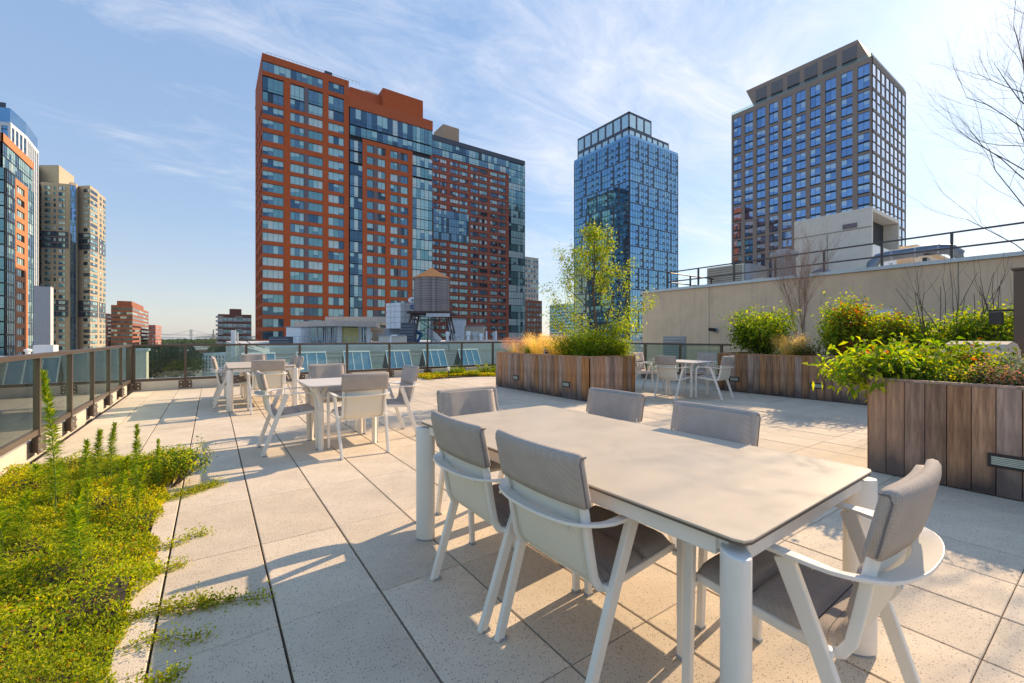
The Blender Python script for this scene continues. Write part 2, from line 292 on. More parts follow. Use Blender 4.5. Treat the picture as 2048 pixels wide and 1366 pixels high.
def bevel(o, w=.004, seg=2, ang=40):
    md = o.modifiers.new('bevel', 'BEVEL'); md.width = w; md.segments = seg; md.limit_method = 'ANGLE'; md.angle_limit = R(ang); return o
def tag(o, label=None, cat=None, group=None, kind=None):
    if label: o['label'] = label
    if cat: o['category'] = cat
    if group: o['group'] = group
    if kind: o['kind'] = kind
    return o
def thing(name, label, cat, loc=(0, 0, 0), rz=0, group=None):
    return tag(link(name, None, None, loc, rz), label, cat, group)
def copy_tree(o, parent=None):
    c = o.copy(); COL.objects.link(c)
    if parent: c.parent = parent
    for ch in [x for x in list(KIDS.get(o.name, ()))]: copy_tree(ch, c)
    return c
KIDS = {}
def index_kids(root):
    KIDS.clear()
    for o in COL.objects:
        if o.parent: KIDS.setdefault(o.parent.name, []).append(o)
def npmesh(name, V, F, mats, mi=None, smooth=False):
    me = bpy.data.meshes.new(name); V = np.asarray(V, np.float32); F = np.asarray(F, np.int32); k = F.shape[1]
    me.vertices.add(len(V)); me.vertices.foreach_set('co', V.ravel())
    me.loops.add(F.size); me.loops.foreach_set('vertex_index', F.ravel())
    me.polygons.add(len(F)); me.polygons.foreach_set('loop_start', np.arange(len(F), dtype=np.int32)*k)
    for mm in mats: me.materials.append(mm)
    if mi is not None: me.polygons.foreach_set('material_index', np.asarray(mi, np.int32))
    me.update(calc_edges=True); me.validate(); return me
def unit(a): return a/np.maximum(np.linalg.norm(a, axis=1, keepdims=True), 1e-9)
def leaf_arrays(P, D, L, W, fold=.25, droop=.0):
    """one folded diamond leaf per point"""
    n = len(P); D = unit(D); r = unit(rng.normal(size=(n, 3))+np.array([0, 0, 1.2]))
    S = unit(np.cross(D, r)); U = np.cross(S, D)
    L = np.broadcast_to(np.asarray(L, float), (n,))[:, None]; W = np.broadcast_to(np.asarray(W, float), (n,))[:, None]
    mid = P+D*L*.45
    tip = P+D*L-np.array([0, 0, 1])*L*droop
    V = np.stack([P, mid+S*W*.5+U*W*fold, tip, mid-S*W*.5+U*W*fold], 1).reshape(-1, 3)
    F = np.arange(4*n).reshape(-1, 4); return V, F
def leaves_obj(name, sets, mats, parent, kind='stuff'):
    Vs, Fs, Ms = [], [], []; off = 0
    for (V, F), mi in sets:
        Vs.append(V); Fs.append(F+off); Ms.append(np.full(len(F), mi)); off += len(V)
    o = link(name, npmesh(name, np.concatenate(Vs), np.concatenate(Fs), mats, np.concatenate(Ms)), parent)
    if kind: o['kind'] = kind
    return o
PM = {}
def part_boxes(root, name, mat, F, boxes):
    for (u0, u1, d0, d1, z0, z1) in boxes:
        k = (name, mat.name, round(u1-u0, 2), round(d1-d0, 3), round(z1-z0, 2))
        if k not in PM: mb = MB(); mb.box(0, u1-u0, -(d1-d0), 0, 0, z1-z0); PM[k] = mb.mesh(name, mat)
        o = link(name, PM[k], root, F.p(u0, d0, z0), F.th)
def spot(px, v):   # ground position on the bearing of a photo column at depth v
    a = (px-1024)/FPX; s, c = math.sin(YAW), math.cos(YAW); return (v*(a*c+s), v*(c-a*s))
def zat(y, v): return CAMH-(y-HY)*v/FPX
# ------------------------------------------------------------------ setting: ground, water, far shore
def struct(o): o['kind'] = 'structure'; return o
GZ = -24
mb = MB()
mb.poly([(-3000, -1500, GZ), (4000, -1500, GZ), (4000, 900, GZ), (1500, 1500, GZ), (200, 2100, GZ), (-500, 2100, GZ), (-3000, 1500, GZ)])
struct(mb.build('ground', m_ground))
mb = MB(); mb.poly([(-30000, -5000, GZ-2), (30000, -5000, GZ-2), (30000, 40000, GZ-2), (-30000, 40000, GZ-2)]); struct(mb.build('water', m_water))
m_hill = M('wooded hill', (.05, .07, .05), .95, var=.3, vs=.003)
mb = MB()
def ridge(px0, px1, v, h, seed, n=60):
    rr = random.Random(seed); ph = [rr.uniform(0, 6) for _ in range(4)]
    pts = []
    for i in range(n+1):
        t = i/n; px = px0+(px1-px0)*t; x, y = spot(px, v)
        z = GZ-2+h*(.35+.65*math.sin(math.pi*t)**.6)*(1+.25*math.sin(5*t+ph[0])+.12*math.sin(13*t+ph[1])+.05*math.sin(37*t+ph[2])); pts.append((x, y, z))
    for a, b in zip(pts, pts[1:]):
        dx, dy = a[0]*.12, a[1]*.12; ex, ey = b[0]*.12, b[1]*.12
        mb.quad((a[0]-dx*.4, a[1]-dy*.4, GZ-3), (b[0]-ex*.4, b[1]-ey*.4, GZ-3), b, a); mb.quad(a, b, (b[0]+ex, b[1]+ey, GZ-3), (a[0]+dx, a[1]+dy, GZ-3))
ridge(388, 620, 12000, 60, 1); ridge(100, 372, 14000, 45, 2); ridge(900, 1300, 9000, 60, 5)
struct(mb.build('hills', m_hill))
# wooded shore park: one far wood
P = []
for i in range(9000):
    px = rng.uniform(230, 560) if i < 6500 else rng.uniform(1060, 1180); v = rng.uniform(1450, 2000); x, y = spot(px, v); P.append((x, y, GZ+rng.uniform(1, 11)))
P = np.array(P); V, F = leaf_arrays(P, rng.normal(size=P.shape), rng.uniform(5, 12, len(P)), rng.uniform(5, 10, len(P)))
o = link('shore_woodland', npmesh('shore_woodland', V, F, [L_far])); tag(o, 'low dark belt of trees along the far harbour shore', 'trees', kind='stuff')
# suspension bridge
t = thing('suspension_bridge', 'faint grey suspension bridge tower and cables beyond the harbour', 'bridge')
m_br = M('bridge steel', (.10, .12, .15), .8)
v = 11000; z0 = GZ-2
for px in (382, 284):
    x, y = spot(px, v); mb = MB()
    for sx in (-1, 1): mb.box(x-9+sx*17, x+9+sx*17, y-9, y+9, z0, z0+208)
    for zz_ in (60, 130, 190): mb.box(x-22, x+22, y-12, y+12, z0+zz_, z0+zz_+16)
    mb.build('tower', m_br, t)
mb = MB(); a = spot(255, v); b = spot(445, v); mb.tube([(a[0], a[1], z0+74), (b[0], b[1], z0+74)], 1, 4, flat=(10, 6)); mb.build('deck', m_br, t)
def cable(p0, p1, h0, h1, sag):
    mb = MB(); pts = []
    for i in range(17):
        s = i/16; x, y = spot(p0+(p1-p0)*s, v); z = z0+h0+(h1-h0)*s-sag*4*s*(1-s); pts.append((x, y, z))
    mb.tube(pts, 4.5, 4); mb.build('cable', m_br, t)
cable(284, 382, 206, 206, 118); cable(382, 432, 206, 76, 22); cable(284, 240, 206, 76, 22)
# statue on its pedestal
x, y = spot(200+1408/6.21, 3650); t = thing('harbour_statue', 'tiny green statue with raised arm on a pedestal in the harbour', 'statue', (x, y, GZ-2), -YAW)
m_cop = M('green copper', (.09, .17, .15), .8); mb = MB(); mb.prism([(26*math.cos(i*math.pi/5.5)*(1 if i % 2 else .75), 26*math.sin(i*math.pi/5.5)*(1 if i % 2 else .75)) for i in range(11)], 0, 18)
mb.lathe([(13, 18), (11, 22), (9.5, 44), (11, 46), (9, 47), (0, 47)], 4); mb.build('pedestal', M('statue granite', (.2, .18, .16), .9), t)
mb = MB(); mb.lathe([(6, 47), (5.2, 58), (4.4, 70), (4.6, 76), (2.2, 79), (2.6, 82), (2.4, 85), (3.4, 86), (0, 88)], 10)
mb.tube([(3.5, 0, 75), (4.6, 0, 82), (5, 0, 91)], [1.6, 1.2, 1.0], 6); mb.lathe([(0, 91), (1.8, 92), (1.2, 95), (0, 97)], 6, c=(5, 0)); mb.build('figure', m_cop, t)
# ------------------------------------------------------------------ building helpers
class Face:   # u runs along the facade, d outward, th: 0 faces -Y, -90 faces -X, 90 faces +X
    def __init__(s, ox, oy, deg): s.o = (ox, oy); s.th = R(deg); s.ux, s.uy = math.cos(s.th), math.sin(s.th); s.nx, s.ny = math.sin(s.th), -math.cos(s.th)
    def p(s, u, d, z): return (s.o[0]+s.ux*u+s.nx*d, s.o[1]+s.uy*u+s.ny*d, z)
    def box(s, mb, u0, u1, d0, d1, z0, z1, m=0):
        P = [s.p(u, d, z) for z in (z0, z1) for d in (d1, d0) for u in (u0, u1)]; n = len(mb.v); mb.v += P
        for f in ((0, 2, 3, 1), (4, 5, 7, 6), (0, 1, 5, 4), (1, 3, 7, 5), (3, 2, 6, 7), (2, 0, 4, 6)): mb.f.append(tuple(n+i for i in f)); mb.m.append(m)
FR = {}
def window_meshes(w, h, lites, frame_m, glasses, weights, transom=0, nvar=7, fw=.06):
    key = (round(w, 2), round(h, 2), lites, frame_m.name, glasses[0].name, tuple(weights), transom)
    if key in FR: return FR[key]
    mb = MB(); mb.box(0, w, 0, .1, 0, fw); mb.box(0, w, 0, .1, h-fw, h); mb.box(0, fw, .001, .1, fw, h-fw); mb.box(w-fw, w, .001, .1, fw, h-fw)
    for i in range(1, lites): x = w*i/lites; mb.box(x-fw*.4, x+fw*.4, .005, .1, fw, h-fw)
    if transom: mb.box(fw, w-fw, .01, .1, h*transom-fw*.35, h*transom+fw*.35)
    fr = mb.mesh('window', frame_m); pv = []
    for k in range(nvar):
        mb = MB(); base = random.choices(range(len(glasses)), weights)[0]
        for i in range(lites):
            g = base if random.random() < .55 else random.choices(range(len(glasses)), weights)[0]
            x0, x1 = w*i/lites, w*(i+1)/lites; a = random.uniform(-.012, .012)
            if random.random() < .25 and h > 1.2:   # half drawn blind
                zb = h*random.uniform(.3, .7); mb.quad((x0, .06, 0), (x1, .06+a, 0), (x1, .06+a, zb), (x0, .06, zb), g); mb.quad((x0, .06, zb), (x1, .06+a, zb), (x1, .06+a, h), (x0, .06, h), min(3, len(glasses)-1))
            else: mb.quad((x0, .06, 0), (x1, .06+a, 0), (x1, .06+a, h), (x0, .06, h), g)
        pv.append(mb.mesh('pane', glasses))
    FR[key] = (fr, pv); return FR[key]
def add_window(root, F, u, d, z, w, h, lites, frame_m, glasses, weights, transom=0):
    fr, pv = window_meshes(w, h, lites, frame_m, glasses, weights, transom)
    o = link('window', fr, root, F.p(u, d, z), F.th); link('pane', random.choice(pv), o); return o
def facade(root, F, W, z0, z1, cols, rows, wm, frame_m, glasses, weights, rec=.3, skip=None, proud=0, stuffrows=0, name='wall', winfun=None):
    """cols: (u0,u1,lites); rows: (zb,zt). piers + spandrels as one wall part, each window a part"""
    mb = MB(); cols = sorted(cols); u = 0
    edges = [0]+[x for c in cols for x in c[:2]]+[W]
    for i in range(0, len(edges), 2):
        if edges[i+1]-edges[i] > .02: F.box(mb, edges[i], edges[i+1], -rec, proud, z0, z1)
    rows = sorted(rows); zs = [z0]+[x for r in rows for x in r]+[z1]
    for c in cols:
        cr = [r for r in rows if not (skip and skip(c, r))]; zs = [z0]+[x for r in cr for x in r]+[z1]
        for i in range(0, len(zs), 2):
            if zs[i+1]-zs[i] > .02: F.box(mb, c[0], c[1], -rec, proud-.02, zs[i], zs[i+1])
        for r in cr:
            add_window(root, F, c[0], -rec*.7, r[0], c[1]-c[0], r[1]-r[0], c[2], frame_m, glasses, weights)
    return mb.build(name, wm, root)
def curtain(root, F, u0, u1, zrows, lites, frame_m, glasses, weights, d=-.05, transom=.28, slab=None, slabm=None):
    for (a, b) in zrows: add_window(root, F, u0, d, a, u1-u0, b-a, lites, frame_m, glasses, weights, transom)
    if slab:
        mb = MB(); zz = sorted(zrows)
        for (a, b), (c, e) in zip(zz, zz[1:]):
            if c-b > .03: F.box(mb, u0, u1, d-.3, d+.02, b, c)
        mb.build('slab_edge', slabm or m_navy, root)
# ------------------------------------------------------------------ A: orange red brick tower
A = thing('apartment_tower', 'orange-red brick apartment tower, tallest, left of centre', 'building')
X0, Y0, XE = 10.4, 124.3, 56.5
FA = Face(X0, Y0, 0); WA = XE-X0
def ux(px, Y=Y0, X=X0):
    a = (px-1024)/FPX; v = Y/(math.cos(YAW)-a*math.sin(YAW)); return v*(a*math.cos(YAW)+math.sin(YAW))-X
tops = [59.4, 56.0, 52.7, 49.2]+[46.15-3.1*i for i in range(17)]
rowsA = [(t-2.15, t) for t in tops]
cA = {k: (ux(a), ux(b)) for k, (a, b) in dict(w1=(525, 567.4), w2a=(580.6, 608.4), g2=(608.4, 617), w2b=(617, 646), w3=(657, 688), bay=(700, 725), w4a=(734, 747), g4=(747, 756), w4b=(756, 771), w5a=(781, 796), g5=(796, 802), w5b=(802, 816), cor=(825, 865)).items()}
DK = -28
wcol = lambda k, n: (cA[k][0], cA[k][1], n)
WG = [3, 2, 3, 3, .6, 1.2]
uL = cA['bay'][0]-.3
mb = MB()   # dark core behind the glazing
mb.box(X0+.6, X0+uL, Y0+.6, Y0+22, GZ, 71.5); mb.box(X0+uL, XE-.6, Y0+.6, Y0+22, GZ, 67.8); mb.build('core', m_core, A)
F1 = FA
# left block walls
facade(A, F1, uL, DK, 60.0, [wcol('w1', 4), wcol('w2a', 3), wcol('w2b', 3), wcol('w3', 3)], rowsA, m_brickA, m_navy, GL, WG)
part_boxes(A, 'infill_panel', m_mauve, F1, [(cA['g2'][0], cA['g2'][1], -.2, .015, r[0], r[1]) for r in rowsA])
rows_top = [(60.4, 62.9), (63.1, 66.7)]
mb = MB()
for u0_, u1_ in ((0, .01), (cA['w1'][1], cA['w2a'][0]), (cA['w2b'][1], cA['w3'][0]), (cA['w3'][1], uL)): F1.box(mb, u0_, u1_, -.3, 0, 60, 66.9)
F1.box(mb, 0, uL, -.3, -.02, 66.9, 68.0); F1.box(mb, cA['w2b'][1], cA['w3'][0], -.3, 0, 68, 70.5); F1.box(mb, cA['w3'][1], uL, -.3, 0, 68, 70.5)
F1.box(mb, 0, uL, -.3, 0, 70.5, 72.3); F1.box(mb, 0, uL, -.3, -.02, 60, 60.3); mb.build('parapet_wall', m_brickA, A)
for k, n in (('w1', 4), ('w2a', 3), ('w2b', 3), ('w3', 3)):
    for a_, b_ in rows_top: add_window(A, F1, cA[k][0], -.2, a_, cA[k][1]-cA[k][0], b_-a_, n, m_navy, GL, WG, .2)
part_boxes(A, 'infill_panel', m_mauve, F1, [(cA['g2'][0], cA['g2'][1], -.2, -.05, 60.3, 66.9)])
add_window(A, F1, 0.05, -.2, 68.05, cA['w2b'][1]-.05, 2.4, 11, m_navy, GL, [3, 3, 2, .5, .5, .2]); add_window(A, F1, cA['w3'][0], -.2, 68.05, cA['w3'][1]-cA['w3'][0], 2.4, 3, m_navy, GL, WG)
# bay of glass
for i, (a_, b_) in enumerate([(x[0]-.45, x[1]+.35) for x in rowsA if x[1] < 58]): add_window(A, F1, cA['bay'][0], -.1, a_, cA['bay'][1]-cA['bay'][0], b_-a_, 3, m_navy, GL, [4, 3, 3, 1, .5, .5], .2)
# right block
uR0 = cA['bay'][1]
FR_ = Face(X0+uR0, Y0, 0); off = uR0
cr = [(cA['w4a'][0]-off, cA['w4a'][1]-off, 1), (cA['w4b'][0]-off, cA['w4b'][1]-off, 2), (cA['w5a'][0]-off, cA['w5a'][1]-off, 2), (cA['w5b'][0]-off, cA['w5b'][1]-off, 2)]
rowsR = [r for r in rowsA if r[1] < 57]
facade(A, FR_, cA['cor'][0]-off, DK, 57.3, cr, rowsR, m_brickA, m_navy, GL, WG)
part_boxes(A, 'infill_panel', m_mauve, F1, [(cA[g][0], cA[g][1], -.2, .015, r[0], r[1]) for r in rowsR for g in ('g4', 'g5')])
for a_, b_ in ((57.6, 60.3), (60.6, 65.2)):
    add_window(A, F1, cA['bay'][0], -.1, a_, cA['cor'][0]-cA['bay'][0], b_-a_, 12, m_navy, GL, [3, 4, 1, .4, 0, .3], .2)
for i, r in enumerate([(57.6, 60.3), (60.6, 65.2)]+rowsR): add_window(A, F1, cA['cor'][0], -.06, r[0]-.5 if i > 1 else r[0], cA['cor'][1]-cA['cor'][0], r[1]-r[0]+(.85 if i > 1 else 0), 5, m_navy, [GL[2], GL[3], GL[0], GL[5]], [3, 3, 2, 2], .25)
mb = MB(); F1.box(mb, uL, WA, -.3, 0, 65.3, 68.3); mb.build('parapet_wall', m_brickA, A); mb = MB(); F1.box(mb, uL, uL+3, -1, -.4, 68.3, 69.6)
mb.build('parapet_wall', m_brickA, A)
# side wall facing -X with its windows and corner returns
FS = Face(X0-.001, Y0+20, -90)
facade(A, FS, 20-.3, DK, 72.29, [(1, 4, 2), (6, 9, 2), (11, 14, 2), (15.4, 19.4, 3)], rowsA, m_brickA, m_navy, GL, WG)
FE = Face(XE, Y0, 90); curtain(A, FE, .3, 6, [(r[0]-.5, r[1]+.35) for r in rowsR], 4, m_navy, GL, [2, 1, 3, 3, .2, 1]); mb = MB(); FE.box(mb, 6, 22, -.4, 0, GZ, 68.2); mb.build('side_wall', m_brickA, A)
mb = MB(); mb.box(X0+ux(712), X0+ux(767, 130), 131, 141, 68.3, 74.6); xa, xb = X0+ux(766, 129), X0+ux(846, 129); mb.box(xa, xb, 129, 143, 68.3, 76.3); mb.build('penthouse', m_brickA, A)
mb = MB(); mb.box(X0+ux(735, 131), X0+ux(760, 131), 133, 137, 74.6, 76.2); mb.build('rooftop_unit', m_beige, A)
mb = MB(); mb.box(X0+ux(654), X0+ux(669), 127, 130, 72, 74.6); mb.build('rooftop_unit', m_slate, A)
mb = MB()
for i in range(24): mb.tube([(X0+1+i, Y0+.5, 72.3), (X0+1+i, Y0+.5, 73.1)], .03, 4)
mb.tube([(X0+1, Y0+.5, 73.1), (X0+24, Y0+.5, 73.1)], .03, 4); mb.build('roof_rail', m_plate, A)
mb = MB(); F1.box(mb, 0, WA, -22, -.4, 67.6, 67.9); mb.build('roof', m_grey, A)
# ------------------------------------------------------------------ B: second brick tower behind
B = thing('apartment_tower', 'long red-brown brick apartment tower behind the water tank, right end all glass', 'building')
YB = 155.5; XB0 = 64.0; XB1 = 115.3; FB = Face(XB0, YB, 0)
ub = lambda px: ux(px, YB, XB0)
mb = MB(); mb.box(XB0+.1, XB1-.3, YB+.5, YB+20, GZ, 79); mb.build('core', m_core, B)
zt0 = zat(332.5, 177.5); rowsB = [(zt0-1.5-2.98*i, zt0-2.98*i) for i in range(27)]
sx = 840; k = 5.94
bays = [(150, 318), (358, 570), (602, 800), (835, 1020)]; colsB = []
for a_, b_ in bays:
    pa, pb = sx+a_/k, sx+b_/k; mid = (pa+pb)/2; colsB += [(ub(pa), ub(mid-1), 3), (ub(mid+1.0), ub(pb), 3)]
uC = ub(sx+1055/k)
midrows = lambda c, r: (c[1] < ub(937) and 8 <= rowsB.index(r) <= 11)
rowsB = sorted(rowsB, reverse=True)
rl = sorted(rowsB)
skipf = lambda c, r: c[1] < ub(938) and 6.5 <= round((zt0-r[1])/2.98) <= 10
mb = MB()
facade(B, FB, uC, DK, zt0+.8, colsB, rl, m_brickB, m_navy, GL, [2, 2, 3, 2.4, 1.2, 1.4], rec=.25, skip=lambda c, r: False)
for i in range(7, 11):   # band of glass storeys wrapping the left bays, standing proud of the brick
    z_ = zt0-2.98*i; add_window(B, FB, ub(866), .35, z_-2.1, ub(937)-ub(866), 2.9, 14, m_navy, GL, [2, 3, 2, .4, 2, .2], .3)
mb = MB(); FB.box(mb, ub(866), ub(937), .01, .2, zt0-2.98*10-2.1, zt0-2.98*7+.8); mb.build('bay_backing', m_navy, B)
part_boxes(B, 'ledge', M('pale ledge', (.42, .34, .28), .8), FB, [(0, uC, 0, .12, r[0]-.85, r[0]-.72) for r in rl])
part_boxes(B, 'vent_grille', m_rust, FB, [((c[0]+c[1])/2-.5, (c[0]+c[1])/2+.5, -.02, .02, r[0]-.55, r[0]-.1) for r in rl for c in colsB])
for j, (a_, b_) in enumerate([(zt0+1.0, zt0+3.6), (zt0+3.8, zt0+6.6)]):
    for i in range(4): w_ = uC/4; add_window(B, FB, w_*i, -.02, a_, w_, b_-a_, 7, m_navy, GL, [3, 1, 3, 2, .2, .6], .3)
for r in rl+[(zt0+1.4, zt0+3.1), (zt0+4.4, zt0+6.3)]: add_window(B, FB, uC, -.02, r[0]-.95, ub(1050)-uC, 2.9, 7, m_navy, GL, [2, 1, 3, 3, .3, 1.4], .42)
mb = MB(); FB.box(mb, 0, ub(1050), -.5, 0.05, zt0+6.7, zt0+8.6); mb.build('parapet_wall', m_slate, B)
FBe = Face(XB1, YB, 90)
for r in rl+[(zt0+1.4, zt0+3.1), (zt0+4.4, zt0+6.3)]: add_window(B, FBe, 0, 0, r[0]-.95, 18, 2.9, 14, m_navy, GL, [3, 2, 3, 1, 1, .3], .42)
mb = MB(); mb.box(XB0+ub(893), XB0+ub(925), YB+3, YB+12, 79, zat(268, 176)+3.0); mb.build('penthouse', M('tan penthouse stucco', (.45, .33, .22), .85), B)
# ------------------------------------------------------------------ C: blue glass tower
C = thing('glass_tower', 'blue glass curtain-wall tower with pale glass crown, right of centre', 'building')
XC, YC, wC, dC = 144.4, 121.0, 34.0, 33.9
mb = MB(); mb.box(XC+.4, XC+wC-.4, YC+.4, YC+dC-.4, GZ, 85.2); mb.build('core', m_core, C)
FC0 = Face(XC, YC, 0); FC1 = Face(XC, YC+dC, -90)
CP = {}
m_vent = M('open vent pane', (.015, .02, .025), .3)
def cpanel(w, h, nl, var):
    key = (round(w, 1), nl, var)
    if key in CP: return CP[key]
    mb = MB(); g = MB(); rr = random.Random(hash(key) % 999)
    for i in range(nl+1): x = w*i/nl; mb.box(x-.035, x+.035, -.06, .02, 0, h)
    for j in range(1, 3): mb.box(0, w, -.05, .03, h*j/3-.12, h*j/3+.12)
    for j in range(3):
        for i in range(nl): t_ = rr.uniform(-.01, .01); g.quad((w*i/nl, t_, h*j/3), (w*(i+1)/nl, -t_, h*j/3), (w*(i+1)/nl, -t_, h*(j+1)/3), (w*i/nl, t_, h*(j+1)/3), rr.choice((0, 0, 1, 1, 2)))
        for q in ((nl//2-1, nl//2+1) if var % 2 else (nl-1,)):
            x = w*(q+.2)/nl; mb.box(x, x+w/nl*.75, -.04, .01, h*j/3+.35, h*j/3+1.1, 1)
    CP[key] = (mb.mesh('window', [m_navy, m_vent]), g.mesh('pane', m_curt)); return CP[key]
ztop = 85.2; bh = 43.4*182/FPX
for F_, W_ in ((FC0, wC), (FC1, dC)):
    mbs = MB(); nb = 12
    for b_ in range(nb):
        z1_ = ztop-b_*bh; z0_ = z1_-bh
        if z0_ < GZ: break
        F_.box(mbs, 0, W_, -.4, .05, z0_, z0_+.5)
        cuts = [0, .17, .36, .56, .84, 1] if b_ % 2 == 0 else [0, .26, .47, .76, 1]
        if F_ is FC1: cuts = [1-c for c in cuts][::-1]
        for i, (a_, c_) in enumerate(zip(cuts, cuts[1:])):
            ua, uc_ = a_*W_+.45, c_*W_-.45; F_.box(mbs, a_*W_-.45 if a_ > 0 else 0, ua, -.4, .06, z0_+.5, z1_)
            if c_ == 1: F_.box(mbs, uc_, W_, -.4, .06, z0_+.5, z1_)
            n_ = max(3, round((uc_-ua)/1.5)); fr, gl = cpanel(uc_-ua, bh-.5, n_, i % 2)
            o = link('window', fr, C, F_.p(ua, 0, z0_+.5), F_.th); link('pane', gl, o)
    mbs.build('cladding_strip', m_slate, C)
# crown
mb = MB(); cz0, cz1 = 85.4, 97.3
def ring(x0, x1, y0, y1, z0, z1, n0, n1):
    mb.box(x0+.12, x1-.5, y0+.12, y1-.5, z0, z1-.6, 1)
    for F_, W_, n in ((Face(x0, y0, 0), x1-x0, n0), (Face(x0, y1, -90), y1-y0, n1)):
        F_.box(mb, 0, W_, -.5, 0, z1-.9, z1); F_.box(mb, 0, W_, -.5, 0, z0, z0+.4)
        for i in range(n+1): u = W_*i/n; F_.box(mb, max(0, u-.42), min(W_, u+.42), -.5, .01, z0+.4, z1-.9)
m_crown = mirror_glass('crown glass', (.50, .66, .70), .7, .12)
ring(XC+1.5, XC+16.5, YC+1.5, YC+33, 90.5, 97.3, 3, 7); ring(XC+1.48, XC+29, YC+1.48, YC+33, 85.4, 90.5, 7, 8)
mb.build('crown_frame', [m_slate, m_crown], C)
mb = MB(); mb.box(XC, XC+wC, YC, YC+dC, 85.2, 85.4); mb.build('roof', m_slate, C)
mb = MB(); FC0.box(mb, 0, wC, -.1, -.04, 85.4, 86.7); FC1.box(mb, 0, dC, -.1, -.04, 85.4, 86.7); mb.build('terrace_glass', m_curt[0], C)
# ------------------------------------------------------------------ D: brown office tower
D = thing('office_tower', 'brown stone office tower with deep blue windows and slanted crown at right', 'building')
K_ = .76; XD, YD, wD, dD = 201.0*K_, 55.2*K_, 41.6*K_, 52.8*K_; ZD = 1.287+104.2*K_
mb = MB(); mb.box(XD+.8, XD+wD-.8, YD+.8, YD+dD-.8, GZ, ZD-1); mb.build('core', m_core, D)
FD0 = Face(XD, YD, 0); FD1 = Face(XD, YD+dD, -90)
fl = 3.93*K_; rowsD = []; z_ = ZD-1.6; first = True
while z_ > -6:
    h_ = 2*fl-.62+(fl*.55 if first else 0); rowsD.append((z_-h_, z_)); z_ -= h_+.62; first = False
nc = 10; bw = dD/nc; colsD = [(bw*i+.62, bw*(i+1)-.62) for i in range(nc)]
mb = MB(); up = [0]+[x for c in colsD for x in c]+[dD]
for i in range(0, len(up), 2): FD1.box(mb, up[i], up[i+1], -.5, 0, GZ, ZD)
for (a_, b_), nx_ in zip(rowsD, [None]+rowsD[:-1]):
    for c in colsD: FD1.box(mb, c[0], c[1], -.5, -.06, b_, (nx_[0] if nx_ else ZD))
for c in colsD: FD1.box(mb, c[0], c[1], -.5, -.06, GZ, rowsD[-1][0])
mb.build('wall', m_brown, D)
nsp = 0
for (a_, b_) in rowsD:
    h_ = (b_-a_)/2
    for c in colsD:
        for q in (0, 1): add_window(D, FD1, c[0], -.22, a_+h_*q+.42, c[1]-c[0], h_-.42, 2, m_navy, m_off, [4, 3, .35])
part_boxes(D, 'louvre_band', m_core, FD1, [(c[0], c[1], -.5, -.2, a_+(b_-a_)/2*q, a_+(b_-a_)/2*q+.41) for (a_, b_) in rowsD for c in colsD for q in (0, 1)])
nc = 8; bw = wD/nc; colsD = [(bw*i+.38, bw*(i+1)-.38, 1) for i in range(nc)]
m_sheen = [mirror_glass('office glass painted sheen', (.72, .78, .86), .9), mirror_glass('office glass painted sheen blue', (.55, .64, .78), .9)]  # paler copies of the office glass: bright sky reflection put into their colour
rr_ = []
for (a_, b_) in rowsD: h_ = (b_-a_)/2; rr_ += [(a_+.1, a_+h_-.12), (a_+h_+.1, b_-.05)]
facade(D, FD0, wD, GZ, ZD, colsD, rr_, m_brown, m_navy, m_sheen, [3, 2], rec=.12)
# slanted crown: long wall with sloping ends
mb = MB(); xw = XD+3*K_; P4 = [(x_, y_*K_, 1.287+(z_-1.287)*K_) for x_, y_, z_ in ((xw, 56.5, 105.7), (xw, 60.5, 115.6), (xw, 102.8, 115.6), (xw, 99.0, 106.4), (xw, 92, 105.5))]
P5 = [(xw+22*K_, p[1], p[2]) for p in P4]; mb.poly(P4[::-1]); mb.poly(P5)
for i in range(5): j = (i+1) % 5; mb.quad(P4[i], P4[j], P5[j], P5[i])
mb.build('crown', m_brown, D)
F_ = Face(xw, 101*K_, -90)
part_boxes(D, 'crown_louvre', m_core, F_, [(2+i*5.0, 5.6+i*5.0, -.1, .12, ZD+1.5, ZD+2.6) for i in range(6)]); part_boxes(D, 'crown_panel', M('crown panel', (.16, .155, .165), .5), F_, [(2+i*5.0, 5.6+i*5.0, -.1, .06, ZD+2.9, ZD+6.3) for i in range(6)])
mb = MB(); FD1.box(mb, 0, dD, -.3, -.2, ZD, ZD+.9); FD0.box(mb, 0, wD, -.3, -.2, ZD, ZD+.9); mb.build('roof_rail', clear_glass('roof rail glass'), D)
mb = MB(); mb.box(XD+.3, XD+wD-.3, YD+.3, YD+dD-.3, ZD-.8, ZD-.3); mb.build('roof', m_grey, D)
# ------------------------------------------------------------------ E: orange tower at the left edge
E_ = thing('apartment_tower', 'sunlit orange brick and glass apartment tower cut by the left edge of the photo', 'building')
XE_, YE = -40.0, 151.0; FE1 = Face(XE_, YE, 90); FE0 = Face(XE_-26, YE, 0); z9 = zat(265, 101)
WE = 21.0
mb = MB(); mb.box(XE_-26, XE_-.5, YE+.5, YE+WE-.4, GZ, z9-.5); mb.build('core', m_core, E_)
rowsE = [(z9-9.6-3.0*i-1.75, z9-9.6-3.0*i) for i in range(18)]
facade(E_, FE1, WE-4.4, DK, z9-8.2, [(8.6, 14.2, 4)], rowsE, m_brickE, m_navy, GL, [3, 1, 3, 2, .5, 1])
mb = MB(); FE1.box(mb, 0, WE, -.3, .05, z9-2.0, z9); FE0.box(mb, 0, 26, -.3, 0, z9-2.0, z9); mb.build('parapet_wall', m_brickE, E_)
for j in range(2): add_window(E_, FE1, 0.3, -.1, z9-5.1-3.1*j, WE-.3, 3.0, 16, m_navy, GL, [3, 1, 3, 2, .2, 1], .3)
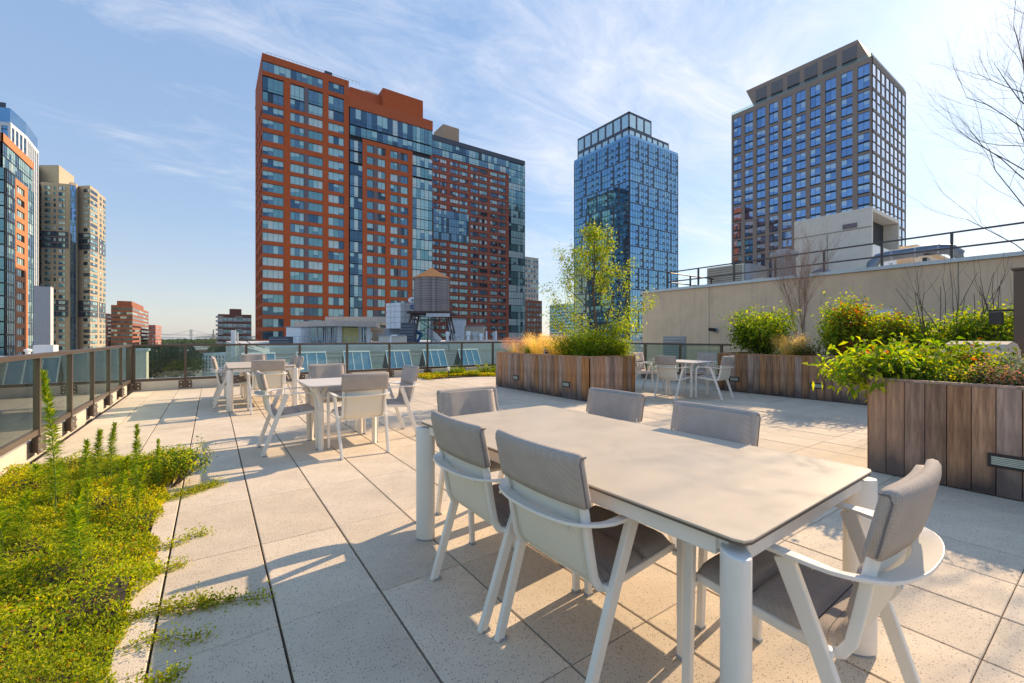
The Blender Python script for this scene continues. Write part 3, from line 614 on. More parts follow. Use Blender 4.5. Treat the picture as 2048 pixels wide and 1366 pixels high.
for i in range(19): add_window(E_, FE1, WE-4.3, 0, z9-11.2-3.0*i, 4.3, 2.95, 3, m_navy, GL, [2, 1, 3, 3, .2, 1], .3)
for i in range(18):   # dark glass bay on the near corner
    z_ = z9-10.6-3.0*i; add_window(E_, FE1, 0.0, .62, z_-.5, 5.3, 2.8, 5, m_black, GL, [2, 3, 3, 1, 1, .3], .3)
    add_window(E_, Face(XE_-5.6, YE-.02, 0), 0, .8, z_-.5, 6.0, 2.8, 3, m_black, GL, [1, 2, 3, 3, 1, 2], .3)
mb = MB(); FE1.box(mb, -.6, 5.3, 0, .5, DK, z9-8.4)
for i in range(19): FE1.box(mb, -.7, 5.35, 0, .66, z9-8.5-3.0*i-.02, z9-8.5-3.0*i+.22)
mb.build('bay_frame', m_black, E_)
for i in range(20): add_window(E_, FE0, 12, -.1, z9-5.2-3.0*i, 9, 2.4, 5, m_navy, GL, [2, 1, 3, 3, .3, 2], .3)
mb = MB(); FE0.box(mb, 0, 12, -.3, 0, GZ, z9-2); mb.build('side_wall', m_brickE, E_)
# ------------------------------------------------------------------ F: blue and white tower behind
Fb = thing('apartment_tower', 'blue and white striped glass tower rising behind the orange tower at left', 'building')
x, y = spot(38, 185); zf = zat(245, 190)
pl = [spot(-60, 175), spot(20, 178), spot(52, 190), spot(75, 205), spot(75, 235), spot(-60, 235)]
mb = MB(); mb.prism(pl, GZ, zf); mb.build('wall', m_curt[1], Fb)
mb = MB(); mw = MB()
def along(p, q, n, fn):
    L_ = math.hypot(q[0]-p[0], q[1]-p[1]); th = math.degrees(math.atan2(q[1]-p[1], q[0]-p[0])); F_ = Face(p[0], p[1], th); fn(F_, L_)
def stripes(F_, L_):
    n = max(3, round(L_/3.2))
    for i in range(n+1): u = L_*i/n; F_.box(mw, u-.55, u+.55, -.1, .3, GZ, zf-6)
    F_.box(mw, 0, L_, -.1, .28, zf-7.5, zf-6)
    z_ = zf-9
    while z_ > 0: F_.box(mb, 0, L_, -.1, .12, z_, z_+.35); z_ -= 3
for i in range(4): along(pl[i], pl[i+1], 0, stripes)
mb.build('slab_edge', m_navy, Fb); mw.build('fin', m_white, Fb)
pc = [spot(-60, 182), spot(12, 186), spot(12, 215), spot(-60, 215)]; mb = MB(); mb.prism(pc, zf, zf+6.5); mb.build('penthouse', m_slate, Fb)
# ------------------------------------------------------------------ G: cream faceted tower
Gt = thing('apartment_tower', 'cream faceted apartment tower with dark bands, left of the open sky', 'building')
zg = zat(372, 225)
pg = [spot(66, 215), spot(76, 222), spot(83, 219), spot(137, 222), spot(140, 219), spot(152, 221), spot(157, 225), spot(180, 224), spot(196, 233), spot(198, 236), spot(211, 245), spot(211, 275), spot(66, 275)]
mb = MB(); mb.prism(pg, GZ, zg, 0, 1); mb.build('wall', [m_cream, m_grey], Gt)
mb = MB(); md = MB()
zr = [zg-3.4-2.92*i for i in range(33)]
zr = [z for z in zr if z > -14]
def gw(i0, specs):
    p, q = pg[i0], pg[i0+1]; L_ = math.hypot(q[0]-p[0], q[1]-p[1]); th = math.degrees(math.atan2(q[1]-p[1], q[0]-p[0])); F_ = Face(p[0], p[1], th)
    for z_ in zr:
        for a_, b_, n_ in specs: add_window(Gt, F_, a_*L_, .11, z_, (b_-a_)*L_, 1.7, n_, m_navy, GL, [2, 2, 3, 2, 1, 1])
        F_.box(mb, 0, L_, .0, .04, z_-.75, z_-.6)
    part_boxes(Gt, 'dark_band', m_slate, F_, [(0, L_, 0, .03, zz[0], zz[1]) for zz in ((zg-33.5, zg-24.5), (zg-68.5, zg-59.5))])
gw(2, [(.12, .33, 2), (.45, .53, 1), (.63, .88, 2)]); gw(6, [(.45, .98, 3)]); gw(7, [(.05, .9, 3)]); gw(9, [(.1, .35, 1), (.6, .95, 2)]); gw(1, [(.1, .9, 1)])
for i0 in (4,):
    p, q = pg[i0], pg[i0+1]; L_ = math.hypot(q[0]-p[0], q[1]-p[1]); F_ = Face(p[0], p[1], math.degrees(math.atan2(q[1]-p[1], q[0]-p[0])))
    for z_ in zr: add_window(Gt, F_, .02*L_, .12, z_-.9, .96*L_, 2.9, 3, m_navy, [GL[0], GL[1], m_off[0]], [2, 2, 3], .3)
mb.build('ledge', m_cream, Gt)
mb = MB(); mb.prism([spot(66, 224), spot(118, 224), spot(148, 240), spot(148, 262), spot(66, 262)], zg, zat(342, 232)); mb.build('penthouse', m_cream, Gt)
# ------------------------------------------------------------------ smaller far buildings
def n_sw(c): return c[1] > c[0]
def block(name, label, px0, pxc, px1, v, ytop, wm, floors, glz=None, wincol=True, ph=None, ywin=1.5, bands=False, side=1, depth=None, cols=(5, 5), zb=GZ, lm=None):
    """box tower: face towards -Y spans px0..pxc at depth v; side=1 its +X face recedes to px1, side=-1 its -X face recedes from px0"""
    t = thing(name, label, 'building'); s_, c_ = math.sin(YAW), math.cos(YAW)
    if side == 1: xc, yc = spot(pxc, v); a = (px0-1024)/FPX; vv = yc/(c_-a*s_); xl = vv*(a*c_+s_); xr = xc; a = (px1-1024)/FPX; vy = xc/(a*c_+s_) if abs(a*c_+s_) > 1e-3 else v*1.2; yb = vy*(c_-a*s_)
    else: xc, yc = spot(pxc, v); a = (px1-1024)/FPX; vv = yc/(c_-a*s_); xr = vv*(a*c_+s_); xl = xc; a = (px0-1024)/FPX; vy = xc/(a*c_+s_); yb = vy*(c_-a*s_)
    if depth: yb = yc+depth
    z1 = zat(ytop, v); mb = MB(); mb.box(xl, xr, yc, yb, zb, z1); mb.build('wall', wm, t)
    mw = MB(); ml = MB(); FS = [(Face(xl, yc, 0), xr-xl, cols[0]), (Face(xr, yc, 90) if side == 1 else Face(xl, yb, -90), yb-yc, cols[1])]
    z_ = z1-3.2
    while z_ > zb+4 and z_ > -16:
        for F_, W_, n in (FS if not (side == -1 and n_sw(cols)) else [(FS[0][0], FS[0][1], cols[1]), FS[1]]):
            for i in range(n):
                u = W_*(i+.5)/n; hw = W_/n*(.46 if bands else .3)
                F_.box(mw, u-hw, u+hw, -.05, .03, z_, z_+ywin, random.choice((0, 0, 1, 2)))
            F_.box(ml, 0, W_, 0, .12, z_-.5, z_-.3)
        z_ -= 3
    o = mw.build('window', glz or [GL[1], GL[4], GL[3]], t); o['kind'] = 'stuff'; ml.build('ledge', lm or wm, t)
    if ph: mb = MB(); mb.box(xl+(xr-xl)*ph[0], xl+(xr-xl)*ph[1], yc+1.5, yc+(yb-yc)*.7, z1, z1+ph[2]); mb.build('penthouse', wm, t)
    return t
m_pinkb = M('pinkish brick', (.42, .18, .14), .85, var=.12, vs=.5)
block('apartment_block', 'brown brick slab with sunlit banded side, left of the harbour gap', 222, 265, 297, 300, 611, m_brickH, 22, ph=(.25, .95, 3.0), cols=(7, 8), bands=True)
block('apartment_block', 'narrow pinkish brick block wedged beside the cream tower', 205, 216, 222, 330, 627, m_pinkb, 20, cols=(3, 3))
block('apartment_block', 'small pinkish brick block at the left end of the harbour gap', 297, 311, 323, 340, 650, m_pinkb, 20, cols=(4, 5))
dk = block('apartment_block', 'dark brown brick block with balconies left of the red tower', 432, 436, 503, 210, 628, M('dark brown brick', (.20, .09, .065), .85), 20, glz=[GL[3], GL[5], GL[5]], ph=(.35, .7, 2.8), cols=(3, 7), bands=True, lm=m_lgrey, side=-1, depth=14)
xl_, yl_ = spot(436, 210); mb = MB()
for i in range(8):
    z_ = zat(632+i*8.5, 210); mb.box(xl_-.9, xl_+2.0, yl_-1.2, yl_, z_-.9, z_); mb.box(xl_+7, xl_+10, yl_-.6, yl_-.1, z_-.5, z_-.05)
mb.build('balcony', m_lgrey, dk)
block('apartment_block', 'white and brick stepped apartment block just right of the second brick tower', 1046, 1050, 1077, 260, 513, M('white brick', (.62, .58, .50), .85), 30, side=-1, cols=(5, 2), depth=14)
block('apartment_block', 'lower brick wing of the white stepped apartment block', 1050, 1054, 1084, 250, 600, m_brickH, 20, side=-1, cols=(5, 2), depth=12)
block('glass_block', 'small pale blue glass block glimpsed behind the planter tree', 1129, 1131, 1160, 420, 607, m_curt[2], 20, side=-1, cols=(6, 2), depth=24, bands=True)
# white windowless slab with rounded corner
t = thing('blank_tower', 'windowless white slab building with rounded corner below the cream tower', 'building')
a_, b_ = spot(60, 168.8), spot(101, 172); pts = [a_, b_]+[spot(101+6*math.sin(i*.3), 172+i*.8) for i in range(1, 6)]+[spot(107, 190), spot(60, 190)]
mb = MB(); mb.prism(pts, GZ, zat(572, 168)); mb.build('wall', M('pale lilac panel', (.60, .58, .58), .6), t)
mb = MB(); mb.prism([(p[0], p[1]) for p in pts], zat(572, 168), zat(572, 168)+.3); mb.build('coping', m_grey, t)
mb = MB()
for i in range(9): p = spot(63+i*4.6, 170); mb.tube([(p[0], p[1], zat(572, 168)), (p[0], p[1], zat(572, 168)+1.2)], .04, 4)
mb.build('roof_rail', m_grey, t)
# long low roof at left
t = thing('low_building', 'long low building with flat grey roof beyond the left railing', 'building')
q = [(-52, 70), (-17, 70), (-17, 118), (-52, 118)]; mb = MB(); mb.prism(q, GZ, -2.2, 0, 1); mb.build('wall', [m_lgrey, m_membrane], t)
F_ = Face(-17, 70, 90); F2 = Face(-52, 70, 0)
for FF, WW in ((F_, 48), (F2, 35)):
    for r in range(3):
        for i in range(int(WW/4.4)): add_window(t, FF, 1+i*4.4, .11, -6.5-3.6*r, 2.2, 2, 2, m_navy, GL, [2, 2, 2, 1, 1, 1])
mb = MB()
for i in range(12): x, y = -50+random.random()*30, 74+random.random()*40; mb.lathe([(.3, -2.2), (.3, -1.2), (.5, -1.1), (.5, -.8), (0, -.6)], 8, c=(x, y))
mb.build('roof_vent', m_white, t); mb = MB(); mb.box(-20.5, -18.5, 88, 90.5, -2.2, .1); mb.build('stair_bulkhead', m_white, t)
# near left neighbour seen through the side glass
t = thing('rowhouse_block', 'beige stone building with rows of windows seen through the left glass panels', 'building')
mb = MB(); mb.prism([(-34, 24), (-15, 24), (-15, 62), (-34, 62)], GZ, -3.2, 0, 1); mb.build('wall', [m_curb, m_membrane], t)
F_ = Face(-15, 24, 90)
for r in range(4):
    for i in range(8): add_window(t, F_, 1.6+i*4.6, .11, -7-3.6*r, 1.7, 2.2, 2, m_navy, GL, [2, 2, 2, 1, 2, 1])
mb = MB(); F_.box(mb, 0, 38, 0, .35, -3.7, -3.2); mb.build('cornice', m_curb, t)
# gabled hall below the far rail
t = thing('gabled_hall', 'hall with brown shingled pitched roof below the far railing', 'building', )
m_shing = M('brown shingle roof', (.22, .165, .11), .9, var=.25, vs=1.5, bump=.4, bs=6); m_trim = M('pale eave trim', (.6, .56, .5), .7)
ga = spot(286, 47); gb = spot(352, 60)
mb = MB(); xr0, xr1 = 2.0, 17.0; yr0, yr1 = 47, 66
rx = .5*(xr0+xr1)-1
mb.quad((xr0-6, yr0, -7.2), (rx-3, yr0+4, -2.6), (rx-3, yr1, -2.6), (xr0-6, yr1, -7.2)); mb.quad((rx-3, yr0+4, -2.6), (xr1-3, yr0, -7.2), (xr1-3, yr1, -7.2), (rx-3, yr1, -2.6)); mb.poly([(xr0-6, yr0, -7.2), (xr1-3, yr0, -7.2), (rx-3, yr0+4, -2.6)])
mb.build('roof', m_shing, t); mb = MB(); mb.box(xr0-5.7, xr1-3.3, yr0+.3, yr1-.3, GZ, -7.25); mb.build('wall', m_curb, t)
mb = MB(); mb.tube([(xr0-6, yr0, -7.15), (rx-3, yr0+4, -2.5), (rx-3, yr1, -2.5)], .14, 4); mb.build('ridge_trim', m_trim, t)
# beige chimney by the rail corner
t = thing('masonry_pier', 'tall beige masonry pier just outside the railing corner', 'pier'); mb = MB()
p = spot(274.5, 15.5); mb.box(p[0]-.35, p[0]+.28, p[1]-.3, p[1]+.4, -6, zat(702, 15.5)); mb.build('shaft', m_curb, t); mb = MB(); mb.box(p[0]-.4, p[0]+.33, p[1]-.35, p[1]+.45, zat(702, 15.5), zat(702, 15.5)+.08); mb.build('cap', m_galv, t)
# white lattice facade
t = thing('lattice_building', 'white building with lattice of small openings below the far railing', 'building')
p0, p1 = spot(404, 95), spot(470, 92); th = math.degrees(math.atan2(p1[1]-p0[1], p1[0]-p0[0])); L_ = math.hypot(p1[0]-p0[0], p1[1]-p0[1]); F_ = Face(p0[0], p0[1], th); mb = MB(); F_.box(mb, 0, L_, -10, 0, GZ, zat(707, 93)); mb.build('wall', m_white, t)
mb = MB()
for r in range(5):
    for i in range(10): F_.box(mb, .3+i*L_/10, .3+i*L_/10+.3, -.05, .03, zat(712+r*7, 93)-.5, zat(712+r*7, 93))
mb.build('opening', m_navy, t)['kind'] = 'stuff'
# scattered city blocks down in the streets
rr = random.Random(4)
cols_ = [m_brickH, m_lgrey, m_cream, m_pinkb, m_beige, m_brickB]
words = ['red brick rowhouse block', 'grey flat-roofed warehouse', 'cream flat-roofed low block', 'pinkish low brick block', 'beige flat-roofed shed', 'dark red low brick block']
places = ['left of the shore trees', 'nearest the shore, left of the gap', 'in the middle of the gap', 'behind the shingled hall', 'below the balconied block', 'far behind the lattice building', 'right of the antenna mast', 'at the foot of the brown slab']
for i, (px, v, w_, h_) in enumerate([(328, 420, 30, 7), (345, 520, 40, 8), (362, 640, 50, 9), (392, 460, 36, 6), (415, 330, 24, 8), (428, 560, 40, 9), (480, 240, 18, 9), (250, 250, 24, 12)]):
    x, y = spot(px, v); t = thing('low_block', words[i % 6]+' '+places[i], 'building', group='low blocks in the streets towards the harbour'); mb = MB(); mb.box(x-w_/2, x+w_/2, y, y+w_*.6, GZ, GZ+h_); mb.build('wall', cols_[i % 6], t)
    mb = MB(); mb.box(x-w_/2-.3, x+w_/2+.3, y-.3, y+w_*.6+.3, GZ+h_, GZ+h_+.6); mb.build('roof', m_membrane, t)
    mb = MB(); F_ = Face(x-w_/2, y, 0)
    for k_ in range(int(w_/5)): F_.box(mb, 1+k_*5, 3+k_*5, 0, .05, GZ+h_-3.5, GZ+h_-1.5)
    mb.build('window', GL[1], t)['kind'] = 'stuff'
# street trees beyond the rail
def blob_tree(name, label, px, v, ztop, w_, h_, mats, n=2600, grp=None, ls=.7):
    x, y = spot(px, v); t = thing(name, label, 'tree', (x, y, GZ), 0, grp); mb = MB(); mb.tube([(0, 0, 0), (.3, 0, (ztop-GZ)*.5), (0, .2, (ztop-GZ)*.8)], [.35, .28, .12], 6)
    for k_ in range(5): a = k_*1.3; mb.tube([(.2, 0, (ztop-GZ)*(.4+.06*k_)), (w_*.3*math.cos(a), w_*.3*math.sin(a), (ztop-GZ)*(.6+.06*k_))], [.16, .06], 5)
    mb.build('trunk', m_bark, t)
    C_ = rng.normal(size=(14, 3))*np.array([w_*.28, w_*.28, h_*.22])+np.array([0, 0, ztop-GZ-h_*.5]); ix = rng.integers(0, 14, n)
    D_ = unit(rng.normal(size=(n, 3))); P_ = C_[ix]+D_*(rng.uniform(.5, 1, (n, 1))**.4)*np.array([w_*.2, w_*.2, h_*.2])
    P_[:, 2] = np.minimum(P_[:, 2], ztop-GZ)
    leaves_obj('crown', [(leaf_arrays(P_, D_+rng.normal(size=(n, 3))*.6, rng.uniform(.6, 1.2, n)*ls, rng.uniform(.5, .9, n)*ls), 0)], mats, t)
tl = ['broad dark green tree nearest the rail corner', 'dark green tree in the middle of the row below the rail', 'rounded dark tree right of the shingled roof', 'small dark tree behind the lattice building', 'dark tree under the balconied block', 'low tree further back beside the pier']
for i, (px, v, yt, w_, h_) in enumerate([(300, 90, 694, 9, 8), (334, 96, 692, 10, 8), (362, 100, 694, 9, 7), (432, 150, 694, 8, 6), (455, 140, 695, 9, 6), (283, 110, 698, 7, 7)]):
    blob_tree('street_tree', tl[i], px, v, zat(yt, v), w_, h_, [L_far], grp='street trees beyond the far railing')
# cell antenna mast
t = thing('antenna_mast', 'white boxy phone antenna on a mast behind the far railing', 'antenna'); p = spot(467, 30)
mb = MB(); mb.box(p[0]-.15, p[0]+.15, p[1]-.1, p[1]+.1, zat(714, 30), zat(661, 30)); bevel(mb.build('panel', m_white, t), .03); mb = MB(); mb.tube([(p[0]+.25, p[1]+.2, -4), (p[0]+.25, p[1]+.2, zat(664, 30))], .05, 8); mb.tube([(p[0]+.1, p[1]+.1, 0), (p[0]+.3, p[1]+.2, 0)], .03, 6); mb.build('mast', m_galv, t)
mb = MB(); mb.tube([(p[0]+.3, p[1]+.2, zat(672, 30)), (p[0]+1.2, p[1]+1.5, zat(690, 30)), (p[0]+2.6, p[1]+2.4, zat(702, 30))], .03, 5); mb.tube([(p[0]+.3, p[1]+.2, zat(686, 30)), (p[0]+1.8, p[1]+2.0, zat(703, 30))], .03, 5); mb.build('cable', m_black, t)
# ------------------------------------------------------------------ terrace floor: pavers laid one by one
TX, TY, S0, R0 = .4545, .914, -.2036, 1.2595
slab = MB(); slab.box(-1.75, 11.1, -4, 13.9, -.6, -.055); fl = struct(slab.build('floor', m_gap))
pav = {}
def paver_mesh(w, l):
    k = (round(w, 3), round(l, 3))
    if k not in pav: mb = MB(); mb.bbox(.005, w-.005, .0018, l-.0018, -.05, 0, .003); pav[k] = mb.mesh('paver', m_paver)
    return pav[k]
cells = []; bed_x1 = -.335
for i in range(-3, 25):
    for j in range(-5, 14):
        x0, x1, y0, y1 = S0+i*TX, S0+(i+1)*TX, R0+j*TY, R0+(j+1)*TY
        x0 = max(x0, -1.50)
        if x1 <= x0+.02 or x0 > 10.95: continue
        if y0 > 13.3: continue
        y1 = min(y1, 13.33)
        if y0 < 5.75 and x1 < bed_x1+.02: continue                      # plant bed
        if y0 < 5.75 and x0 < bed_x1: x0 = bed_x1; 
        cx, cy = (x0+x1)/2, (y0+y1)/2
        v = cx*math.sin(YAW)+cy*math.cos(YAW); u = cx*math.cos(YAW)-cy*math.sin(YAW)
        if v < -1.5: continue
        vis = v > .5 and abs(u) < v*1.3+.6
        if cx > 6.2 and cx < 7.4 and 6.2 < cy < 9.4: continue
        cells.append((0 if vis else 1, math.hypot(cx, cy), x0, x1, y0, y1))
cells.sort()
for n, (_, _, x0, x1, y0, y1) in enumerate(cells[:300]):
    o = link('paver', paver_mesh(x1-x0, y1-y0), fl, (x0, y0, random.uniform(-.0012, .0008)))
mb = MB()
for (_, _, x0, x1, y0, y1) in cells[300:]: mb.bbox(x0+.004, x1-.004, y0+.0018, y1-.0018, -.05, 0, .003)
mb.build('pavers_far', m_paver2, fl)['kind'] = 'stuff'
# ------------------------------------------------------------------ curbs and railings
t = thing('curb_wall', 'low beige stucco curb with metal coping under the glass railings', 'curb')
mb = MB(); mb.box(-1.95, -1.60, -4, 13.9, -.6, .16); mb.box(-1.595, 10.9, 13.42, 13.85, -.6, .20); mb.box(10.98, 11.3, 5.6, 13.4, -.6, .20); mb.build('curb', m_curb, t)
mb = MB(); mb.box(-1.6, 11.2, 13.58, 13.95, .205, .255); mb.box(-2.0, -1.66, -4, 13.9, .165, .2); mb.box(11.0, 11.4, 5.6, 13.5, .205, .25); mb.build('coping', m_galv, t)
def railing(name, label, p0, p1, posts, side, first=False):
    """p0->p1 along the run, side: +1 when the terrace lies to the left of the run"""
    t = thing(name, label, 'railing'); L_ = math.hypot(p1[0]-p0[0], p1[1]-p0[1]); th = math.atan2(p1[1]-p0[1], p1[0]-p0[0])
    def W(o): o.location = (p0[0], p0[1], 0); o.rotation_euler = (0, 0, th); return o
    mb = MB(); mb.box(0, L_, -.035, .035, 1.055, 1.105); W(bevel(mb.build('top_rail', m_bronze, t), .006))
    key = 'post'; pm = MB(); pm.box(-.028, .028, -.032, .032, .03, 1.054); pme = pm.mesh('post', m_bronze)
    bm_ = MB(); bm_.box(-.13, .13, .033*side, .045*side, .03, .21); bme = bm_.mesh('base_plate', m_bronze)
    hm = MB()
    for bx in (-.085, .085):
        for bz in (.07, .165): hm.tube([(bx, .045*side, bz), (bx, .062*side, bz)], .014, 6)
    hme = hm.mesh('bolt', m_bolt)
    gm = {}
    for i, u in enumerate(posts):
        loc = (p0[0]+math.cos(th)*u, p0[1]+math.sin(th)*u, 0)
        link('post', pme, t, loc, th); b_ = link('base_plate', bme, t, loc, th); link('bolt', hme, b_)
        if i+1 < len(posts):
            w_ = posts[i+1]-u-.056
            if round(w_, 2) not in gm:
                a = MB(); a.box(0, w_, -.006, .006, .30, 1.054); c = MB(); c.box(0, w_, -.025, .025, .225, .285); gm[round(w_, 2)] = (a.mesh('glass_panel', m_glass), c.mesh('bottom_rail', m_bronze))
            g, c = gm[round(w_, 2)]; lc = (p0[0]+math.cos(th)*(u+.028), p0[1]+math.sin(th)*(u+.028), 0)
            link('glass_panel', g, t, lc, th); link('bottom_rail', c, t, lc, th)
    return t
railing('glass_railing', 'bronze and glass railing running down the left side of the terrace', (-1.56, -4), (-1.56, 13.45), [.25+1.319*i for i in range(14)], -1)
railing('glass_railing', 'bronze and glass railing across the far end in front of the skylights', (-1.52, 13.45), (10.9, 13.45), [0.02]+[.99+1.289*i for i in range(9)]+[12.38], -1)
railing('glass_railing', 'short glass railing behind the round-the-corner table beside the tan wall', (10.9, 13.42), (10.9, 5.86), [1.2*i+.1 for i in range(7)], -1)
# ------------------------------------------------------------------ chair
def make_chair(name='armchair'):
    t = thing(name, 'x', 'chair'); mb = MB()
    # arm band: flat bar sweeping behind the back
    left = [(-.272, .205, .640), (-.275, .19, .657), (-.276, .10, .660), (-.277, -.02, .660), (-.276, -.12, .655), (-.264, -.195, .650), (-.212, -.262, .648), (-.115, -.296, .648), (0, -.306, .648)]
    pts = left+[(-p[0], p[1], p[2]) for p in left[:-1][::-1]]
    C_ = [Vector(p) for p in pts]; V = []; fs = []; WD = [.018, .019, .018, .020, .024, .031, .037, .036, .034, .036, .037, .031, .024, .020, .018, .019, .018]; TH = [.0055]*3+[.006]*11+[.0055]*3
    for i in range(len(C_)-1):
        p0, p1, p2, p3 = C_[max(i-1, 0)], C_[i], C_[i+1], C_[min(i+2, len(C_)-1)]
        for s in range(3): q = s/3; V.append(.5*((2*p1)+(p2-p0)*q+(2*p0-5*p1+4*p2-p3)*q*q+(3*p1-p0-3*p2+p3)*q**3)); fs.append(i+q)
    V.append(C_[-1]); fs.append(len(C_)-1.0); n = len(V); k0 = len(mb.v)
    for i, p in enumerate(V):
        d = (V[min(i+1, n-1)]-V[max(i-1, 0)]).normalized(); s_ = d.cross(Vector((0, 0, 1))).normalized(); f = min(fs[i], 16-fs[i]); j_ = int(fs[i]); j2 = min(j_+1, 16); q = fs[i]-j_
        wd = WD[j_]*(1-q)+WD[j2]*q; th = TH[j_]*(1-q)+TH[j2]*q; upv = s_.cross(d).normalized()
        tl_ = max(0, min(1, (f-3)/2))*.3
        for a, b in ((-1, -1), (1, -1), (1, 1), (-1, 1)): mb.v.append(tuple(p+s_*a*wd+upv*(b*th)+upv*(a*wd*tl_)))
    for i in range(n-1):
        for j in range(4): q = (j+1) % 4; mb.f.append((k0+i*4+j, k0+i*4+q, k0+i*4+4+q, k0+i*4+4+j)); mb.m.append(0)
    mb.f += [(k0+3, k0+2, k0+1, k0), (k0+n*4-4, k0+n*4-3, k0+n*4-2, k0+n*4-1)]; mb.m += [0, 0]
    bevel(mb.build('armrest', m_frame, t, False), .003, 2)
    def bar(pts, wx, wy, nm, fin=None, taper=1.0):
        mb = MB(); V = [Vector(p) for p in pts]; n = len(V)
        for i, p in enumerate(V):
            f = 1-(1-taper)*i/(n-1)
            d = (V[min(i+1, n-1)]-V[max(i-1, 0)]).normalized(); xx = Vector((1, 0, 0)); yy = d.cross(xx).normalized(); xx = yy.cross(d)
            for a, b in ((-1, -1), (1, -1), (1, 1), (-1, 1)): mb.v.append(tuple(p+xx*a*wx+yy*b*wy*f))
        for i in range(n-1):
            for j in range(4): q = (j+1) % 4; mb.f.append((i*4+j, i*4+q, i*4+4+q, i*4+4+j)); mb.m.append(0)
        mb.f += [(3, 2, 1, 0), (n*4-4, n*4-3, n*4-2, n*4-1)]; mb.m += [0, 0]
        return bevel(mb.build(nm, m_frame, t), .004, 2)
    for s_ in (-1, 1):
        fl_ = bar([(s_*.272, .196, .651), (s_*.272, .222, .640), (s_*.271, .236, .618), (s_*.270, .243, .58), (s_*.258, .262, .0)], .0135, .022, 'leg', taper=.72)
        rl_ = bar([(s_*.272, -.055, .648), (s_*.262, -.14, .42), (s_*.246, -.285, .0)], .013, .026, 'leg', taper=.72)
    for lg_ in [o for o in COL.objects if o.parent == t and o.name.startswith('leg')]:
        b_ = [v_.co for v_ in lg_.data.vertices if v_.co.z < .002]; cx = sum(v_.x for v_ in b_)/len(b_); cy = sum(v_.y for v_ in b_)/len(b_); mb = MB(); mb.box(cx-.0142, cx+.0142, cy-.020, cy+.020, -.001, .012); mb.build('foot_cap', m_grey, lg_)
    prof = [(.255, .428), (.235, .437), (.10, .422), (-.05, .408), (-.14, .402), (-.180, .415), (-.203, .455), (-.222, .55), (-.245, .68), (-.272, .80), (-.288, .872)]
    mb = MB()
    for s_ in (-1, 1):
        k0 = len(mb.v)
        for i, (y, z) in enumerate(prof):
            a = prof[max(i-1, 0)]; b = prof[min(i+1, len(prof)-1)]; dy, dz = b[0]-a[0], b[1]-a[1]; l = math.hypot(dy, dz); ny, nz = -dz/l, dy/l
            for sx, sn in ((-1, -1), (1, -1), (1, 1), (-1, 1)): mb.v.append((s_*.222+sx*.011, y+ny*sn*.015, z+nz*sn*.015))
        for i in range(len(prof)-1):
            for j in range(4): q = (j+1) % 4; mb.f.append((k0+i*4+j, k0+i*4+q, k0+i*4+4+q, k0+i*4+4+j)); mb.m.append(0)
        mb.f += [(k0+3, k0+2, k0+1, k0), tuple(k0+(len(prof)-1)*4+j for j in range(4))]; mb.m += [0, 0]
        mb.box(s_*.246-.016, s_*.246+.016, .236, .258, .408, .428); mb.box(s_*.245-.015, s_*.245+.015, -.17, -.14, .40, .425)
    mb.box(-.211, .211, .236, .254, .415, .436); mb.box(-.211, .211, -.150, -.125, .384, .400)
    bevel(mb.build('seat_frame', m_frame, t, True), .004, 2)
    # sling, back curved
    def conc(x, i): return -.022*(1-(x/.213)**2)*min(1, max(0, (i-5)/3))
    nx = 8; V = []; F = []
    for i, (y, z) in enumerate(prof):
        for j in range(nx+1): x = -.212+.424*j/nx; sag = -.012*(1-(x/.212)**2) if i < 5 else 0; V.append((x, y+conc(x, i), z+sag))
    for i in range(len(prof)-1):
        for j in range(nx): a = i*(nx+1)+j; F.append((a, a+1, a+nx+2, a+nx+1))
    me = bpy.data.meshes.new('sling'); me.from_pydata(V, [], F); me.materials.append(m_sling); me.polygons.foreach_set('use_smooth', [True]*len(F)); so = link('sling', me, t); sd = so.modifiers.new('solid', 'SOLIDIFY'); sd.thickness = .004
    # cushion
    fine = []
    for i in range(len(prof)-1):
        for s in range(8): q = s/8; fine.append((prof[i][0]*(1-q)+prof[i+1][0]*q, prof[i][1]*(1-q)+prof[i+1][1]*q, i+q))
    fine.append((prof[-1][0], prof[-1][1], len(prof)-1))
    arc = [0]
    for a, b in zip(fine, fine[1:]): arc.append(arc[-1]+math.hypot(b[0]-a[0], b[1]-a[1]))
    tot = arc[-1]; seams = [.175, .35, .52, .70]; V = []; F = []; nx = 12
    def thick(s, x):
        d = min([abs(s-q) for q in seams]+[s*1.0+.002, 9]); e = (1-min(1, abs(x)/.218)**8); g = min(1, d/.022); g = g*(2-g)
        return max(.004, (.006+.034*g)*(.35+.65*e**.5))
    for i, (y, z, ii) in enumerate(fine):
        a = fine[max(i-1, 0)]; b = fine[min(i+1, len(fine)-1)]; dy, dz = b[0]-a[0], b[1]-a[1]; l = math.hypot(dy, dz) or 1; ny, nz = dz/l, -dy/l
        if nz < 0 and ny < 0: ny, nz = -ny, -nz
        if ny < 0: ny, nz = -ny, -nz
        if ii < 4.2: ny, nz = (0.02, 1)
        for j in range(nx+1):
            x = -.222+.444*j/nx; th = thick(arc[i], x); V.append((x, y+conc(x*.95, ii)+ny*(th+.003), z+nz*(th+.003)))
    N1 = len(fine)
    for i, (y, z, ii) in enumerate(fine):
        for j in range(nx+1): x = -.222+.444*j/nx; V.append((x, y+conc(x*.95, ii)+.003*(ii > 5), z+.003*(ii <= 5)))
    W_ = nx+1
    for i in range(N1-1):
        for j in range(nx): a = i*W_+j; F.append((a, a+1, a+W_+1, a+W_)); a += N1*W_; F.append((a+1, a, a+W_, a+W_+1))
        for j in (0, nx): a = i*W_+j; b = a+N1*W_; F.append((a, a+W_, b+W_, b) if j == 0 else (a+W_, a, b, b+W_))
